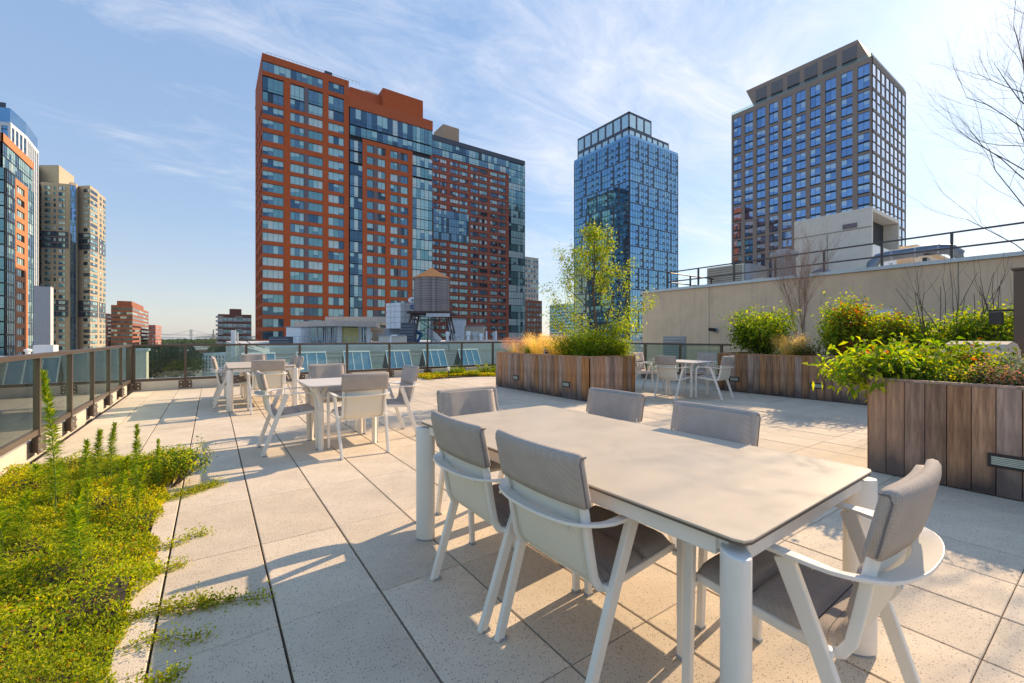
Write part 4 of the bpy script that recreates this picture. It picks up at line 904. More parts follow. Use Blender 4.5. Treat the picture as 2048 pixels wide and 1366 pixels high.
    for j in range(nx): F.append((j+1, j, N1*W_+j, N1*W_+j+1)); a = (N1-1)*W_+j; F.append((a, a+1, a+1+N1*W_, a+N1*W_))
    # hood over the top of the back: one closed padded sleeve
    H = len(V); lp = []; mid = [(-.2515, .712), (-.259, .745), (-.268, .785), (-.276, .825), (-.2845, .862)]
    for (y, z) in mid: lp.append((y-.020+(.002 if z < .72 else 0), z-.003, y, z))
    lp += [(-.304, .882, -.286, .866), (-.297, .894, -.287, .868), (-.283, .898, -.287, .868), (-.270, .892, -.286, .866), (-.265, .878, -.285, .862)]
    for (y, z) in mid[::-1]: lp.append((y+.019-(.003 if z < .72 else 0), z+.002, y, z))
    xs = [-.2485, -.2465, -.240, -.22, -.15, -.075, 0, .075, .15, .22, .240, .2465, .2485]; sc_ = [.55, .82, .96, 1, 1, 1, 1, 1, 1, 1, .96, .82, .55]; K = len(lp)
    for x, q in zip(xs, sc_):
        for (y, z, my, mz) in lp: V.append((x, my+(y-my)*q+conc(x*.86, 9), mz+(z-mz)*q))
    for i in range(len(xs)-1):
        for k_ in range(K): a = H+i*K+k_; b = H+i*K+(k_+1) % K; F.append((b, a, a+K, b+K))
    F.append(tuple(H+k_ for k_ in range(K))); F.append(tuple(H+(len(xs)-1)*K+K-1-k_ for k_ in range(K)))
    me = bpy.data.meshes.new('cushion'); me.from_pydata(V, [], F); me.materials.append(m_fabric); me.polygons.foreach_set('use_smooth', [True]*len(F)); me.validate(); co = link('cushion', me, t)
    mb = MB()
    for s_ in (-1, 1): mb.tube([(s_*.2480, y, z) for (y, z) in [(-.262, .716), (-.268, .74), (-.280, .80), (-.294, .865), (-.288, .884), (-.266, .884)]], .0035, 4)
    mb.build('piping', M('cushion piping', (.17, .15, .15), .9), co)
    m_seamc = M('cushion seam', (.12, .10, .09), .95)
    for q_ in seams[:3]:
        i_ = min(range(len(arc)), key=lambda n_: abs(arc[n_]-q_)); a_ = V[i_*(nx+1)]; row = V[i_*(nx+1):(i_+1)*(nx+1)]; up_ = (0, .0015, .0015)
        sm_ = MB(); sm_.tube([(p[0], p[1]+up_[1], p[2]+up_[2]) for p in row[1:-1]], .0022, 4); sm_.build('seam', m_seamc, co)
    bl = MB()
    for s_ in (-1, 1): bl.tube([(s_*.206, -.300, .646), (s_*.206, -.306, .646)], .006, 8)
    bl.build('screw', m_bolt, t)
    return t
chair0 = make_chair(); index_kids(chair0)
# front faces +Y at rz 0
GA, GB, GC, GD = 'chairs around the large near table', 'chairs around the small middle table', 'chairs around the rear left table', 'chairs around the table by the tan wall'
chairs = [
 (1.25, 1.865, -90, 'cream armchair on the left side of the near table, farther of the two', GA), (1.285, 1.29, -90, 'nearest cream armchair on the left side of the large table, grey hood cushion', GA),
 (2.12, 2.14, 90, 'armchair across the near table, only its grey back showing, beside the slatted planter', GA), (2.035, 1.35, 90, 'armchair across the near table, nearest on the far long side, back in shade', GA),
 (1.595, 2.605, 180, 'armchair at the far head of the near table, grey back top showing', GA), (1.645, .645, 0, 'large cream armchair at the near head of the table, seen from its side, right foreground', GA),
 (.73, 5.57, -90, 'armchair left of the small middle table, seen side-on with grey seat cushion', GB), (1.365, 5.005, 0, 'armchair at the near side of the small middle table, back turned to the camera', GB),
 (1.36, 6.31, 180, 'armchair behind the small middle table, only back visible', GB), (1.92, 5.56, 90, 'armchair right of the small middle table, turned away from the near one', GB),
 (.32, 9.62, -90, 'armchair on the left side of the rear left table, nearer of two', GC), (.31, 10.32, -90, 'armchair on the left side of the rear left table, farther of two', GC),
 (.79, 8.60, 0, 'armchair at the near end of the rear left table, back to the camera', GC), (.79, 11.1, 180, 'armchair at the far end of the rear left table', GC),
 (1.18, 9.5, 90, 'armchair on the right side of the rear left table, nearer of two', GC), (1.18, 10.25, 90, 'armchair on the right side of the rear left table, farther of two', GC),
 (7.98, 5.53, -90, 'armchair at the near left side of the table by the wall, back to the camera', GD), (8.72, 6.74, 190, 'armchair farthest left at the table by the wall, seat cushion in full view', GD),
 (8.62, 5.00, 4, 'armchair right of the table by the wall, in front of the wooden planter', GD), (9.62, 5.9, 95, 'armchair behind the table by the wall, against the glass railing', GD)]
for i, (x, y, a, lab, g) in enumerate(chairs):
    c = chair0 if i == 0 else copy_tree(chair0)
    a += 0 if i in (0,) else random.uniform(-1.5, 1.5)
    c.location = (x, y, 0.001); c.rotation_euler = (0, 0, R(a)); c['label'] = lab; c['group'] = g; c['category'] = 'chair'
# ------------------------------------------------------------------ tables
def leg_section(sx, sy, n=24):   # lens-shaped section, long axis along the table's diagonal
    a = math.atan2(sy, sx); P = [(.061*math.cos(2*math.pi*i/n), .036*math.sin(2*math.pi*i/n)) for i in range(n)]
    return [(x*math.cos(a)-y*math.sin(a), x*math.sin(a)+y*math.cos(a)) for x, y in P]
def big_table(label, x, y, rz, foot_legs=True):
    t = thing('dining_table', label, 'table', (x, y, 0), R(rz), 'long dining tables'); w_, l_ = .53, 1.02
    def chamf(w_, l_, c): return [(-w_+c, -l_), (w_-c, -l_), (w_-c*.25, -l_+c*.25), (w_, -l_+c), (w_, l_-c), (w_-c*.25, l_-c*.25), (w_-c, l_), (-w_+c, l_), (-w_+c*.25, l_-c*.25), (-w_, l_-c), (-w_, -l_+c), (-w_+c*.25, -l_+c*.25)]
    mb = MB(); mb.prism(chamf(w_, l_, .035), .744, .751); bevel(mb.build('tabletop', m_top, t), .0015, 1)
    mb = MB(); mb.prism(chamf(w_-.002, l_-.002, .035), .736, .7435); mb.build('edge_band', m_edge, t)
    mb = MB(); a, b = w_-.045, l_-.045
    for s_ in (-1, 1): mb.box(s_*a-.02, s_*a+.02, -b+.05, b-.05, .675, .7355); mb.box(-a+.021, a-.021, s_*b-.02, s_*b+.02, .675, .7355)
    mb.box(-.02, .02, -b+.021, b-.021, .68, .72); bevel(mb.build('apron', m_frame, t), .004)
    for sx in (-1, 1):
        for sy in (-1, 1):
            sec = leg_section(sx, sy); mb = MB(); mb.prism(sec, 0.008, .712); o = mb.build('leg', m_frame, t, loc=(sx*(w_-.026), sy*(l_-.040), 0)); bevel(o, .006, 3, 50); o.data.polygons.foreach_set('use_smooth', [len(p.vertices) == 4 for p in o.data.polygons])
            mb = MB(); mb.prism([(p[0]*.93, p[1]*.93) for p in sec], 0, .0079); f_ = mb.build('foot', m_grey, o)
            mb = MB(); mb.box(-.03*sx-.02, -.03*sx+.02, -.055*sy-.03, -.055*sy+.03, .69, .732); mb.build('bracket', m_frame, o)
    return t
big_table('large cream dining table with stone-look top filling the right foreground', 1.645, 1.605, 1.3)
big_table('long cream dining table near the railing corner at the rear left', .765, 9.83, 0)
def small_table(label, x, y, rz):
    t = thing('cafe_table', label, 'table', (x, y, 0), R(rz), 'small square tables'); h = .45; c = .05
    P_ = []
    for k_ in range(4):
        a = math.pi/2*k_
        for s in range(5): b = a+math.pi/2*s/4; P_.append(((h-c)*(1 if k_ in (0, 3) else -1)+c*math.cos(b), (h-c)*(1 if k_ in (0, 1) else -1)+c*math.sin(b)))
    mb = MB(); mb.prism(P_, .735, .75); bevel(mb.build('tabletop', m_small_top, t), .003)
    mb = MB(); mb.box(-.3, .3, -.02, .02, .705, .7345); mb.box(-.02, .02, -.3, -.021, .705, .7345); mb.box(-.02, .02, .021, .3, .705, .7345); mb.build('cross_frame', m_frame, t)
    for sx in (-1, 1):
        for sy in (-1, 1):
            mb = MB(); pts = [(sx*.40, sy*.40, .725), (sx*.35, sy*.35, .66), (sx*.315, sy*.315, .57), (sx*.30, sy*.30, .45), (sx*.30, sy*.30, .0)]
            mb.tube(pts, 1.0, 4, flat=(.022, .022), up=(sx, -sy, 0)); bevel(mb.build('leg', m_frame, t), .004)
            mb = MB(); mb.tube([(sx*.22, sy*.22, .725), (sx*.265, sy*.265, .66), (sx*.295, sy*.295, .55)], 1.0, 4, flat=(.012, .018), up=(sx, -sy, 0)); mb.build('brace', m_frame, t)
    return t
small_table('small square cream table in the middle left with four armchairs', 1.32, 5.55, 0)
small_table('small square white table by the tan wall at the right rear', 8.66, 5.66, 0)
# ------------------------------------------------------------------ planters
def planter(label, x0, x1, y0, y1, faces, lights, h=.885, bw=.138):
    t = thing('wooden_planter', label, 'planter', (x0, y0, 0)); w_, l_ = x1-x0, y1-y0
    mb = MB(); mb.box(.03, w_-.03, .03, l_-.03, 0, h-.09); mb.build('liner', m_black, t); mb = MB(); mb.box(.035, w_-.035, .035, l_-.035, h-.10, h-.045); mb.build('soil', m_soil, t)
    th = .022
    def boards(F_, L_, ex=0):
        u = 0; bb = {}
        while u < L_-.02:
            w2 = min(random.choice((bw, bw, bw, bw*1.06, bw*.94)), L_-u)
            if L_-(u+w2) < .05: w2 = L_-u
            kk = round(w2, 3)
            if kk not in bb: mb = MB(); mb.box(.003, w2-.003, -th, 0, .012, h-.012); bb[kk] = mb.mesh('board', m_wood)
            p = F_.p(u, random.uniform(-.002, .002), 0); o = link('board', bb[kk], t, p, F_.th); u += w2
    def F_of(s):
        return {'-x': (Face(0, l_, -90), l_), '-y': (Face(th+.001, 0, 0), w_-2*th-.002), '+y': (Face(w_-th-.001, l_, 180), w_-2*th-.002), '+x': (Face(w_, 0, 90), l_)}[s]
    for s in faces: F_, L_ = F_of(s); boards(F_, L_)
    mb = MB()
    for (a0, a1, b0, b1) in ((-.006, w_+.006, -.006, .055), (-.006, w_+.006, l_-.055, l_+.006), (-.006, .055, .056, l_-.056), (w_-.055, w_+.006, .056, l_-.056)): mb.box(a0, a1, b0, b1, h-.011, h+.012)
    mb.build('rim', m_wood, t)
    for (s, u, w2) in lights:
        F_, L_ = F_of(s); mb = MB(); z0_, z1_ = .24, .35
        F_.box(mb, u, u+w2, .020, .040, z0_, z0_+.018); F_.box(mb, u, u+w2, .020, .040, z1_-.018, z1_); F_.box(mb, u, u+.018, .020, .040, z0_+.018, z1_-.018); F_.box(mb, u+w2-.018, u+w2, .020, .040, z0_+.018, z1_-.018); F_.box(mb, u+.01, u+w2-.01, .020, .026, z0_+.01, z1_-.01)
        o = mb.build('step_light', m_black, t); g = MB()
        for q in range(5): z_ = z0_+.021+q*.0138; F_.box(g, u+.02, u+w2-.02, .027, .036, z_, z_+.0095)
        g.build('louvre', m_louver, o)
    return t
planter('long slatted wooden planter in the centre holding the leafy tree and grasses', 6.115, 7.5, 6.13, 9.5, ['-x', '-y', '+y'], [('-x', .79, .23), ('-x', 2.61, .23)])
planter('long slatted wooden planter in front of the tan wall with round shrub and bare birch', 10.1, 11.5, -1.6, 5.75, ['-x', '+y'], [('-x', .29, .23), ('-x', 1.97, .24)])
planter('wooden planter at the right edge with overhanging leafy branches', 5.2, 6.9, -3.2, 1.45, ['-x', '+y', '+x'], [('-x', .775, .24)])
# ------------------------------------------------------------------ tan bulkhead wall with what stands on it
t = thing('bulkhead_wall', 'long tan stucco rooftop wall with stained top behind the planters at right', 'wall')
WX = 13.5; mb = MB(); mb.box(WX, WX+16, -6, 10.7, -4, 2.93); mb.build('wall', m_wall, t)
mb = MB(); mb.box(WX-.06, WX+.3, -6, 10.76, 2.935, 3.02); mb.box(WX+.301, WX+16, 10.4, 10.76, 2.935, 3.02); mb.build('coping', m_galv, t)
mb = MB(); mb.box(WX+.31, WX+15.9, -5.9, 10.39, 2.935, 2.96); mb.build('roof', m_membrane, t)
m_seam = M('wall joint', (.26, .22, .17), .9); mb = MB()
for y in (8.0, 5.2, 2.2, -.8): mb.box(WX-.004, WX+.02, y-.008, y+.008, -1, 2.93)
mb.build('joint', m_seam, t)
mb = MB(); mb.box(WX-.03, WX+.02, 8.85, 9.75, .35, 1.30, 0); o = mb.build('louvre_vent', m_grey, t); mb = MB()
for i in range(10): mb.box(WX-.07, WX-.031, 8.9, 9.7, .40+i*.088, .43+i*.088)
mb.build('blade', M('pale blade', (.5, .48, .45), .6), o)
mb = MB(); mb.box(WX-.04, WX+.02, 3.3, 4.4, -.2, 1.95); o = mb.build('door_frame', m_white, t)
mb = MB(); mb.box(WX-.05, WX-.041, 3.4, 4.3, -.2, 1.85); mb.build('door', M('beige door', (.5, .43, .33), .6), o)
t = thing('security_camera', 'small dark dome fitting fixed to the tan wall', 'camera', (WX, 7.75, 1.5)); mb = MB(); mb.tube([(0, 0, 0), (-.06, 0, 0)], .08, 10); mb.build('mount', m_grey, t); mb = MB(); mb.tube([(-.06, 0, 0), (-.12, .04, .02), (-.22, .14, .03)], [.05, .06, .055], 8); mb.build('head', m_black, t)
t = thing('pipe_railing', 'thin dark pipe railing along the top of the tan wall', 'railing'); RX = 14.2; mb = MB()
for z_ in (3.36, 3.72): mb.tube([(RX, -6, z_), (RX, 10.1, z_), (RX+6, 10.1, z_)], .022, 6)
mb.build('rail', m_plate, t); mb = MB(); pm = MB(); pm.box(-.025, .025, -.025, .025, 2.96, 3.73); pme = pm.mesh('post', m_plate)
for i in range(13): link('post', pme, t, (RX, 10.1-i*1.28, 0))
for i in range(1, 4): link('post', pme, t, (RX+i*1.5, 10.1, 0))
# big air handler
t = thing('air_handler', 'large beige box of rooftop machinery with open hood above the tan wall', 'machinery')
x0, y0, y1, x1 = 20.0, 5.5, 8.1, 23.3; zt = 6.1; mb = MB(); mb.box(x0, x0+.12, y0, y1, 2.96, zt); mb.box(x0+.121, x1, y1-.12, y1, 2.96, zt); mb.box(x0+.121, x1, y0+.01, y1-.121, zt-.15, zt); mb.box(x0+.121, x1, y0+.1, y1-.121, 2.96, 4.8); mb.box(x1-.12, x1, y0, y1-.121, 4.81, zt-.16); bevel(mb.build('casing', m_beige, t), .02)
mb = MB(); mb.box(x0-.012, x0-.001, y0, y1, 5.35, 5.38); mb.box(x0-.012, x0-.001, 6.9, 6.92, 2.96, 5.3); mb.build('seam', m_seam, t)
mb = MB(); mb.box(x0-.03, x0-.001, 5.95, 6.4, 5.42, 5.6); mb.build('vent', m_mauve, t)
mb = MB(); mb.box(x0+.13, x1-.13, y0+.5, y0+.6, 4.81, zt-.16); mb.build('hood_shade_sheet', m_core, t)  # dark sheet set inside the open hood in place of its shade
mb = MB(); F_ = Face(x0+.1, y0+.1, 0)
for i in range(3): F_.box(mb, .1+i*1.03, 1.05+i*1.03, 0, .03, 3.05, 4.75)
mb.build('access_panel', m_white, t)
mb = MB()
for i in range(3): F_.box(mb, .25+i*1.03, .31+i*1.03, .03, .07, 4.0, 4.25)
mb.build('handle', m_grey, t)
t = thing('low_bulkhead', 'low tan parapet block behind the bright duct', 'wall'); mb = MB(); mb.box(24, 32, 5.2, 9, 2.96, 5.0); mb.box(23.9, 32.1, 5.1, 9.1, 5.001, 5.1); mb.build('wall', m_wall, t)
t = thing('duct', 'bright insulated pipe bending over the roof beside the air handler', 'duct'); mb = MB()
mb.tube([(17.2, 4.72, 2.95), (17.2, 4.74, 3.4), (17.22, 4.72, 3.6), (17.3, 4.6, 3.76), (17.4, 4.35, 3.82), (17.4, 3.6, 3.84), (17.4, 3.2, 3.84), (17.45, 3.0, 3.80), (17.6, 2.86, 3.66), (17.62, 2.82, 3.5), (17.62, 2.82, 2.95)], .155, 16); mb.build('pipe', m_duct, t, smooth=True)
mb = MB()
for y in (4.3, 3.75, 3.25): mb.tube([(17.4, y, 3.83), (17.4, y-.05, 3.83)], .168, 16)
mb.build('band', m_grey, t); mb = MB(); mb.box(17.2, 17.6, 3.45, 3.55, 2.96, 3.62); mb.build('support', m_plate, t)
def vent(label, px, v, r, prof, mat, cat='vent'):
    x, y = spot(px, v); t = thing('roof_vent', label, cat, (x, y, 2.96)); mb = MB(); mb.lathe(prof, 28); mb.build('shell', mat, t, smooth=True)
    mb = MB(); mb.lathe([(prof[0][0]+.08, 0), (prof[0][0]+.08, .06), (prof[0][0], .06)], 28); mb.build('curb', m_grey, t)
vent('wide white cylinder vent with rim, left of the air handler', 1568, 17, .4, [(.40, 0), (.40, 1.45), (.48, 1.46), (.48, 1.6), (.2, 1.75), (0, 1.78)], M('dull white vent', (.38, .35, .34), .5))
vent('short shiny mushroom vent in front of the air handler', 1643, 15.6, .3, [(.34, 0), (.36, .22), (.28, .24), (.28, .5), (.3, .52), (.3, .68), (.12, .78), (0, .80)], m_duct)
t = thing('condenser_unit', 'tan louvred condenser unit on the roof at the left of the wall top', 'machinery'); x, y = spot(1462, 18.2); mb = MB(); mb.box(x-.55, x+.55, y-.8, y+.75, 3.02, 4.22); mb.build('casing', m_beige, t); mb = MB()
for i in range(13): mb.box(x-.58, x-.551, y-.75, y+.7, 3.1+i*.085, 3.14+i*.085)
mb.build('fin', m_seam, t); mb = MB(); mb.box(x-.5, x+.9, y-1.0, y-.81, 3.02, 4.2); mb.build('side_panel', m_grey, t)
t = thing('equipment_box', 'low tan box between condenser and cylinder vent', 'machinery'); x, y = spot(1520, 17.5); mb = MB(); mb.box(x-.5, x+.5, y-.3, y+.35, 2.96, 3.55); mb.box(x-.55, x+.55, y-.35, y+.4, 3.551, 3.6); mb.build('casing', m_beige, t)
# ------------------------------------------------------------------ neighbouring roof beyond the far rail
t = thing('neighbour_building', 'pale grey neighbouring building whose blank wall stands behind the skylights', 'building')
mb = MB(); mb.prism([(2.3, 24), (60, 24), (60, 100), (2.3, 100)], GZ, .45, 0, 1); mb.build('wall', [m_lgrey, m_membrane], t)
mb = MB(); mb.box(2.35, 11.9, 23.9, 24.3, .452, .80); mb.box(11.95, 30, 23.85, 24.3, .452, .98); mb.build('parapet', m_lgrey, t)
mb = MB(); mb.box(11.9, 30, 23.8, 24.32, .985, 1.06); mb.build('coping', m_grey, t)
mb = MB(); mb.tube([(2.4, 23.7, .25), (13, 23.7, .25)], .05, 6); mb.tube([(5.5, 23.7, .25), (5.5, 23.7, -1.5)], .05, 6)
for x in (3.5, 6.6, 8.8, 11): mb.tube([(x, 23.7, .25), (x, 23.75, -.15)], .025, 5)
mb.build('pipe', m_grey, t); mb = MB(); mb.box(6.3, 7.9, 23.93, 23.99, -1.6, -.2); mb.build('panel', m_louver, t)
mb = MB(); mb.box(17.2, 17.9, 23.6, 23.84, -1, .7); mb.build('timber_door', m_wood, t)
t = thing('lower_roof', 'lower membrane roof between the railing and the pale neighbouring wall', 'roof'); mb = MB(); mb.box(.75, 30, 14.1, 23.88, -3, -.55); mb.build('deck', m_lgrey, t)
t = thing('side_roof', 'pale lower roof with low parapet outside the left railing', 'roof'); mb = MB(); mb.box(-9.5, -2.05, -8, 20, -3.5, -1.15); mb.build('deck', m_membrane, t)
mb = MB(); mb.box(-10, -9.51, -8, 20.3, -3.5, -.55); mb.box(-9.5, -2.05, 20.01, 20.3, -3.5, -.55); mb.build('parapet', m_curb, t); mb = MB(); mb.box(-10.05, -9.45, -8, 20.35, -.548, -.5); mb.build('coping', m_galv, t)
t = thing('roof_hatch', 'glazed roof hatch frame seen through the left railing glass', 'skylight'); mb = MB(); mb.tube([(-4.4, 9.4, -1.1), (-4.4, 9.9, -.2), (-4.4, 12.6, -.2), (-4.4, 13.1, -1.1)], .05, 4); mb.tube([(-5.8, 9.4, -1.1), (-5.8, 9.9, -.2), (-5.8, 12.6, -.2), (-5.8, 13.1, -1.1)], .05, 4); mb.tube([(-4.4, 9.9, -.2), (-5.8, 9.9, -.2)], .05, 4); mb.tube([(-4.4, 12.6, -.2), (-5.8, 12.6, -.2)], .05, 4); mb.build('frame', m_galv, t)
mb = MB(); mb.quad((-4.38, 9.45, -1.05), (-4.38, 13.05, -1.05), (-4.38, 12.55, -.22), (-4.38, 9.95, -.22)); mb.quad((-4.38, 9.92, -.19), (-4.38, 12.58, -.19), (-5.8, 12.58, -.19), (-5.8, 9.92, -.19)); mb.build('glass', GL[0], t)
for i in range(4):
    t = thing('pipe_bracket', 'small bent pipe on the pale side roof, number of four along the parapet'.replace('number of four along the parapet', ('nearest the camera', 'second from the camera', 'third from the camera', 'farthest, close to the corner')[i]), 'pipe', (-2.6, 3.2+i*3.0, -1.15), 0, 'bent pipes on the side roof'); mb = MB(); mb.tube([(0, 0, 0), (0, 0, .35), (-.08, 0, .42), (-.6, 0, .42)], .03, 6); mb.build('pipe', m_galv, t)
# skylights
def skylight(i, x, y, lab):
    t = thing('skylight', lab, 'skylight', (x, y, -.55), 0, 'row of tilted skylights'); w_, h_, d_ = 1.15, 1.15, .62
    mb = MB(); mb.poly([(0, 0, 0), (0, 1.3, 0), (0, d_+.05, h_)]); mb.poly([(w_, 0, 0), (w_, d_+.05, h_), (w_, 1.3, 0)]); mb.quad((0, 1.3, 0), (w_, 1.3, 0), (w_, d_+.05, h_), (0, d_+.05, h_)); mb.build('body', M('black membrane curb', (.03, .03, .035), .6) if i == 0 else bpy.data.materials['black membrane curb'], t)
    a = Vector((0, 0, .04)); b = Vector((0, d_, h_)); fr = MB(); 
    def P3(x_, s, o): q = a.lerp(b, s); nrm = Vector((0, -(b-a).z, (b-a).y)).normalized(); return (x_, q.y+nrm.y*o, q.z+nrm.z*o)
    def strip(mb, x0, x1, s0, s1, o0, o1):
        n = len(mb.v); mb.v += [P3(x0, s0, o0), P3(x1, s0, o0), P3(x1, s1, o0), P3(x0, s1, o0), P3(x0, s0, o1), P3(x1, s0, o1), P3(x1, s1, o1), P3(x0, s1, o1)]
        for f in ((0, 3, 2, 1), (4, 5, 6, 7), (0, 1, 5, 4), (1, 2, 6, 5), (2, 3, 7, 6), (3, 0, 4, 7)): mb.f.append(tuple(n+q for q in f)); mb.m.append(0)
    for k_ in range(4): xx = .0+w_*k_/3; strip(fr, xx-.016, xx+.016, 0, 1, 0, .04)
    strip(fr, -.02, w_+.02, .97, 1.02, -.01, .06); strip(fr, -.02, w_+.02, -.02, .02, -.01, .05); fr.build('frame', m_white, t)
    for k_ in range(3): g = MB(); strip(g, w_*k_/3+.017, w_*(k_+1)/3-.017, .021, .969, .01, .02); g.build('pane', m_skyl, t)
m_skyl = mirror_glass('skylight glass', (.24, .40, .46), .8)
labs = ['leftmost skylight, half hidden behind the rear table chairs', 'second skylight from the left behind the railing', 'third skylight, behind the railing post right of the middle chairs', 'fourth skylight, directly below the water tower', 'rightmost skylight beside the garden patch']
for i, px in enumerate((588, 682, 767.5, 842, 913)):
    a_ = (px-1024)/FPX; v_ = 20.3/(math.cos(YAW)-a_*math.sin(YAW)); xx = v_*(a_*math.cos(YAW)+math.sin(YAW)); skylight(i, xx+.1, 19.7, labs[i])
skylight(5, 1.0, 19.7, 'skylight behind the farthest left chair, seen in part through the railing')
for i, xx in enumerate((.95, 4.9, 6.8, 8.7)):
    pass
# pavilion
t = thing('roof_pavilion', 'glazed rooftop pavilion with flat overhanging roof and yellow interior wall', 'building')
m_yel = M('pale yellow wall', (.85, .75, .32), .8); m_roofp = M('pavilion fascia', (.55, .46, .38), .7)
a0 = spot(590, 63); a1 = spot(680, 60); a2 = spot(751, 63)
def slabp(mb, pts, z0_, z1_, m_=0): mb.prism(pts, z0_, z1_, m_)
zr_ = zat(653, 61)
mb = MB(); mb.prism([spot(588, 64), spot(666, 58), spot(752, 62), spot(760, 72), spot(600, 74)], zr_, zr_+.75); mb.prism([spot(650, 70), spot(772, 70), spot(772, 80), spot(660, 80)], zr_+.76, zr_+1.8); mb.build('roof', m_roofp, t)
mb = MB(); mb.prism([spot(612, 67), spot(678, 63), spot(742, 66), spot(742, 72), spot(612, 72)], .45, zr_, 0); mb.build('glazing', GL[0], t)
mb = MB(); p_, q_ = spot(683, 62.6), spot(716, 64.3); th = math.degrees(math.atan2(q_[1]-p_[1], q_[0]-p_[0])); F_ = Face(p_[0], p_[1], th); L_ = math.hypot(q_[0]-p_[0], q_[1]-p_[1]); F_.box(mb, 0, L_, -.2, .9, .45, zr_-.1); mb.build('inner_wall', m_yel, t)
mb = MB()
for px, v in ((610, 64.5), (634, 63.6), (655, 62.5), (679, 61), (718, 63), (736, 63)):
    x, y = spot(px, v); r_ = .28 if px in (610, 679, 736) else .09; mb.box(x-r_, x+r_, y-.2, y+.2, .45, zr_)
for px in (645, 649, 653, 657, 661, 665, 669, 673, 722, 727): x, y = spot(px, 61.8); mb.box(x-.06, x+.06, y-.06, y+.06, .45, zr_)
mb.build('column', m_white, t)['kind'] = 'stuff'
mb = MB(); p_, q_ = spot(590, 52), spot(712, 50)
for z_ in (1.35, .9): mb.tube([(p_[0], p_[1], z_), (q_[0], q_[1], z_)], .03, 4)
for i in range(14): s = i/13; mb.tube([(p_[0]+(q_[0]-p_[0])*s, p_[1]+(q_[1]-p_[1])*s, .45), (p_[0]+(q_[0]-p_[0])*s, p_[1]+(q_[1]-p_[1])*s, 1.35)], .03, 4)
tp = thing('deck_railing', 'thin dark railing in front of the rooftop pavilion', 'railing'); mb.build('rail', m_grey, tp)
def rbox(name, label, cat, px0, px1, v, ytop, dep, mat, extra=None, zb=.45):
    t = thing(name, label, cat); p_, q_ = spot(px0, v), spot(px1, v); th = math.degrees(math.atan2(q_[1]-p_[1], q_[0]-p_[0])); F_ = Face(p_[0], p_[1], th); L_ = math.hypot(q_[0]-p_[0], q_[1]-p_[1]); mb = MB(); F_.box(mb, 0, L_, -dep, 0, zb, zat(ytop, v)); bevel(mb.build('casing', mat, t), .03)
    if extra: extra(t, F_, L_, zat(ytop, v))
    return t
def ribs(n, mat):
    def f(t, F_, L_, zt):
        mb = MB()
        for i in range(1, n): z_ = .45+(zt-.45)*i/n; F_.box(mb, 0, L_, .0, .05, z_-.03, z_+.03)
        mb.build('seam', mat, t)
    return f
def cap(t, F_, L_, zt): mb = MB(); F_.box(mb, -.1, L_+.1, -2.2, .1, zt+.002, zt+.12); mb.build('cap', m_grey, t)
rbox('roof_shed', 'small white shed left of the rooftop pavilion', 'shed', 572, 601, 58, 655, 3, m_white, cap)
rbox('roof_parapet_box', 'grey slatted screen at the left end of the neighbouring roof', 'screen', 538, 577, 45, 673, 1, m_slate, ribs(3, m_grey))
rbox('equipment_box', 'beige low block behind the white bent pipe left of the water tower', 'machinery', 757, 800, 46, 672, 3, m_curb, cap)
rbox('roof_wall', 'pale concrete wall between pavilion and panelled enclosure', 'wall', 744, 806, 78, 656, 2, m_lgrey, ribs(4, m_grey))
rbox('ribbed_duct', 'grey ribbed metal duct casing at the left foot of the water tower', 'machinery', 801, 826, 50, 646, 2, m_slate, ribs(7, m_grey))
rbox('stair_bulkhead', 'light stucco stair bulkhead right of the water tower', 'bulkhead', 896, 927, 70, 639, 4, m_lgrey, cap)
rbox('roof_block', 'cream stucco block with pipes at the right of the water tower', 'bulkhead', 926, 966, 72, 653, 4, m_cream, cap)
for i, (px, w_, yt) in enumerate([(915, 12, 667), (937, 10, 663), (951, 14, 664), (962, 9, 667), (988, 7, 664), (895, 8, 664)]):
    x, y = spot(px, 50); t = thing('exhaust_fan', ['white squat exhaust fan nearest the tower right leg', 'grey exhaust fan left of the twin fans', 'larger pale exhaust fan in the middle of the fan row', 'small exhaust fan at the end of the fan row', 'slim grey vent standing apart on the right', 'tiny vent hood under the tower right leg'][i], 'vent', (x, y, .45), 0, 'exhaust fans right of the water tower'); r_ = w_*50/FPX/2; h_ = zat(yt, 50)-.45
    mb = MB(); mb.lathe([(r_*1.15, 0), (r_*1.15, h_*.25), (r_*.7, h_*.3), (r_*.7, h_*.65), (r_, h_*.7), (r_, h_), (0, h_*1.05)], 12); mb.build('shell', m_white if i % 2 else m_lgrey, t); mb = MB(); mb.box(-r_*1.4, r_*1.4, -r_*1.4, r_*1.4, -.3, .08); mb.build('base', m_grey, t)
for i, px in enumerate((973, 992)):
    x, y = spot(px, 50); t = thing('vent_pipe', ('thin white pipe left of the slim vent', 'thin white pipe at the far right of the roof')[i], 'pipe', (x, y, .4), 0, 'white vent pipes'); mb = MB(); mb.tube([(0, 0, 0), (0, 0, zat(662, 50)-.4)], .1, 8); mb.build('pipe', m_white, t)
x, y = spot(781, 44); t = thing('vent_pipe', 'white bent pipe in front of the beige roof block', 'pipe', (x, y, -.2)); mb = MB(); mb.tube([(0, 0, 0), (0, 0, zat(672, 44)+.1), (.15, 0, zat(671, 44)+.22), (.7, 0, zat(671, 44)+.22)], .08, 8); mb.build('pipe', m_white, t)
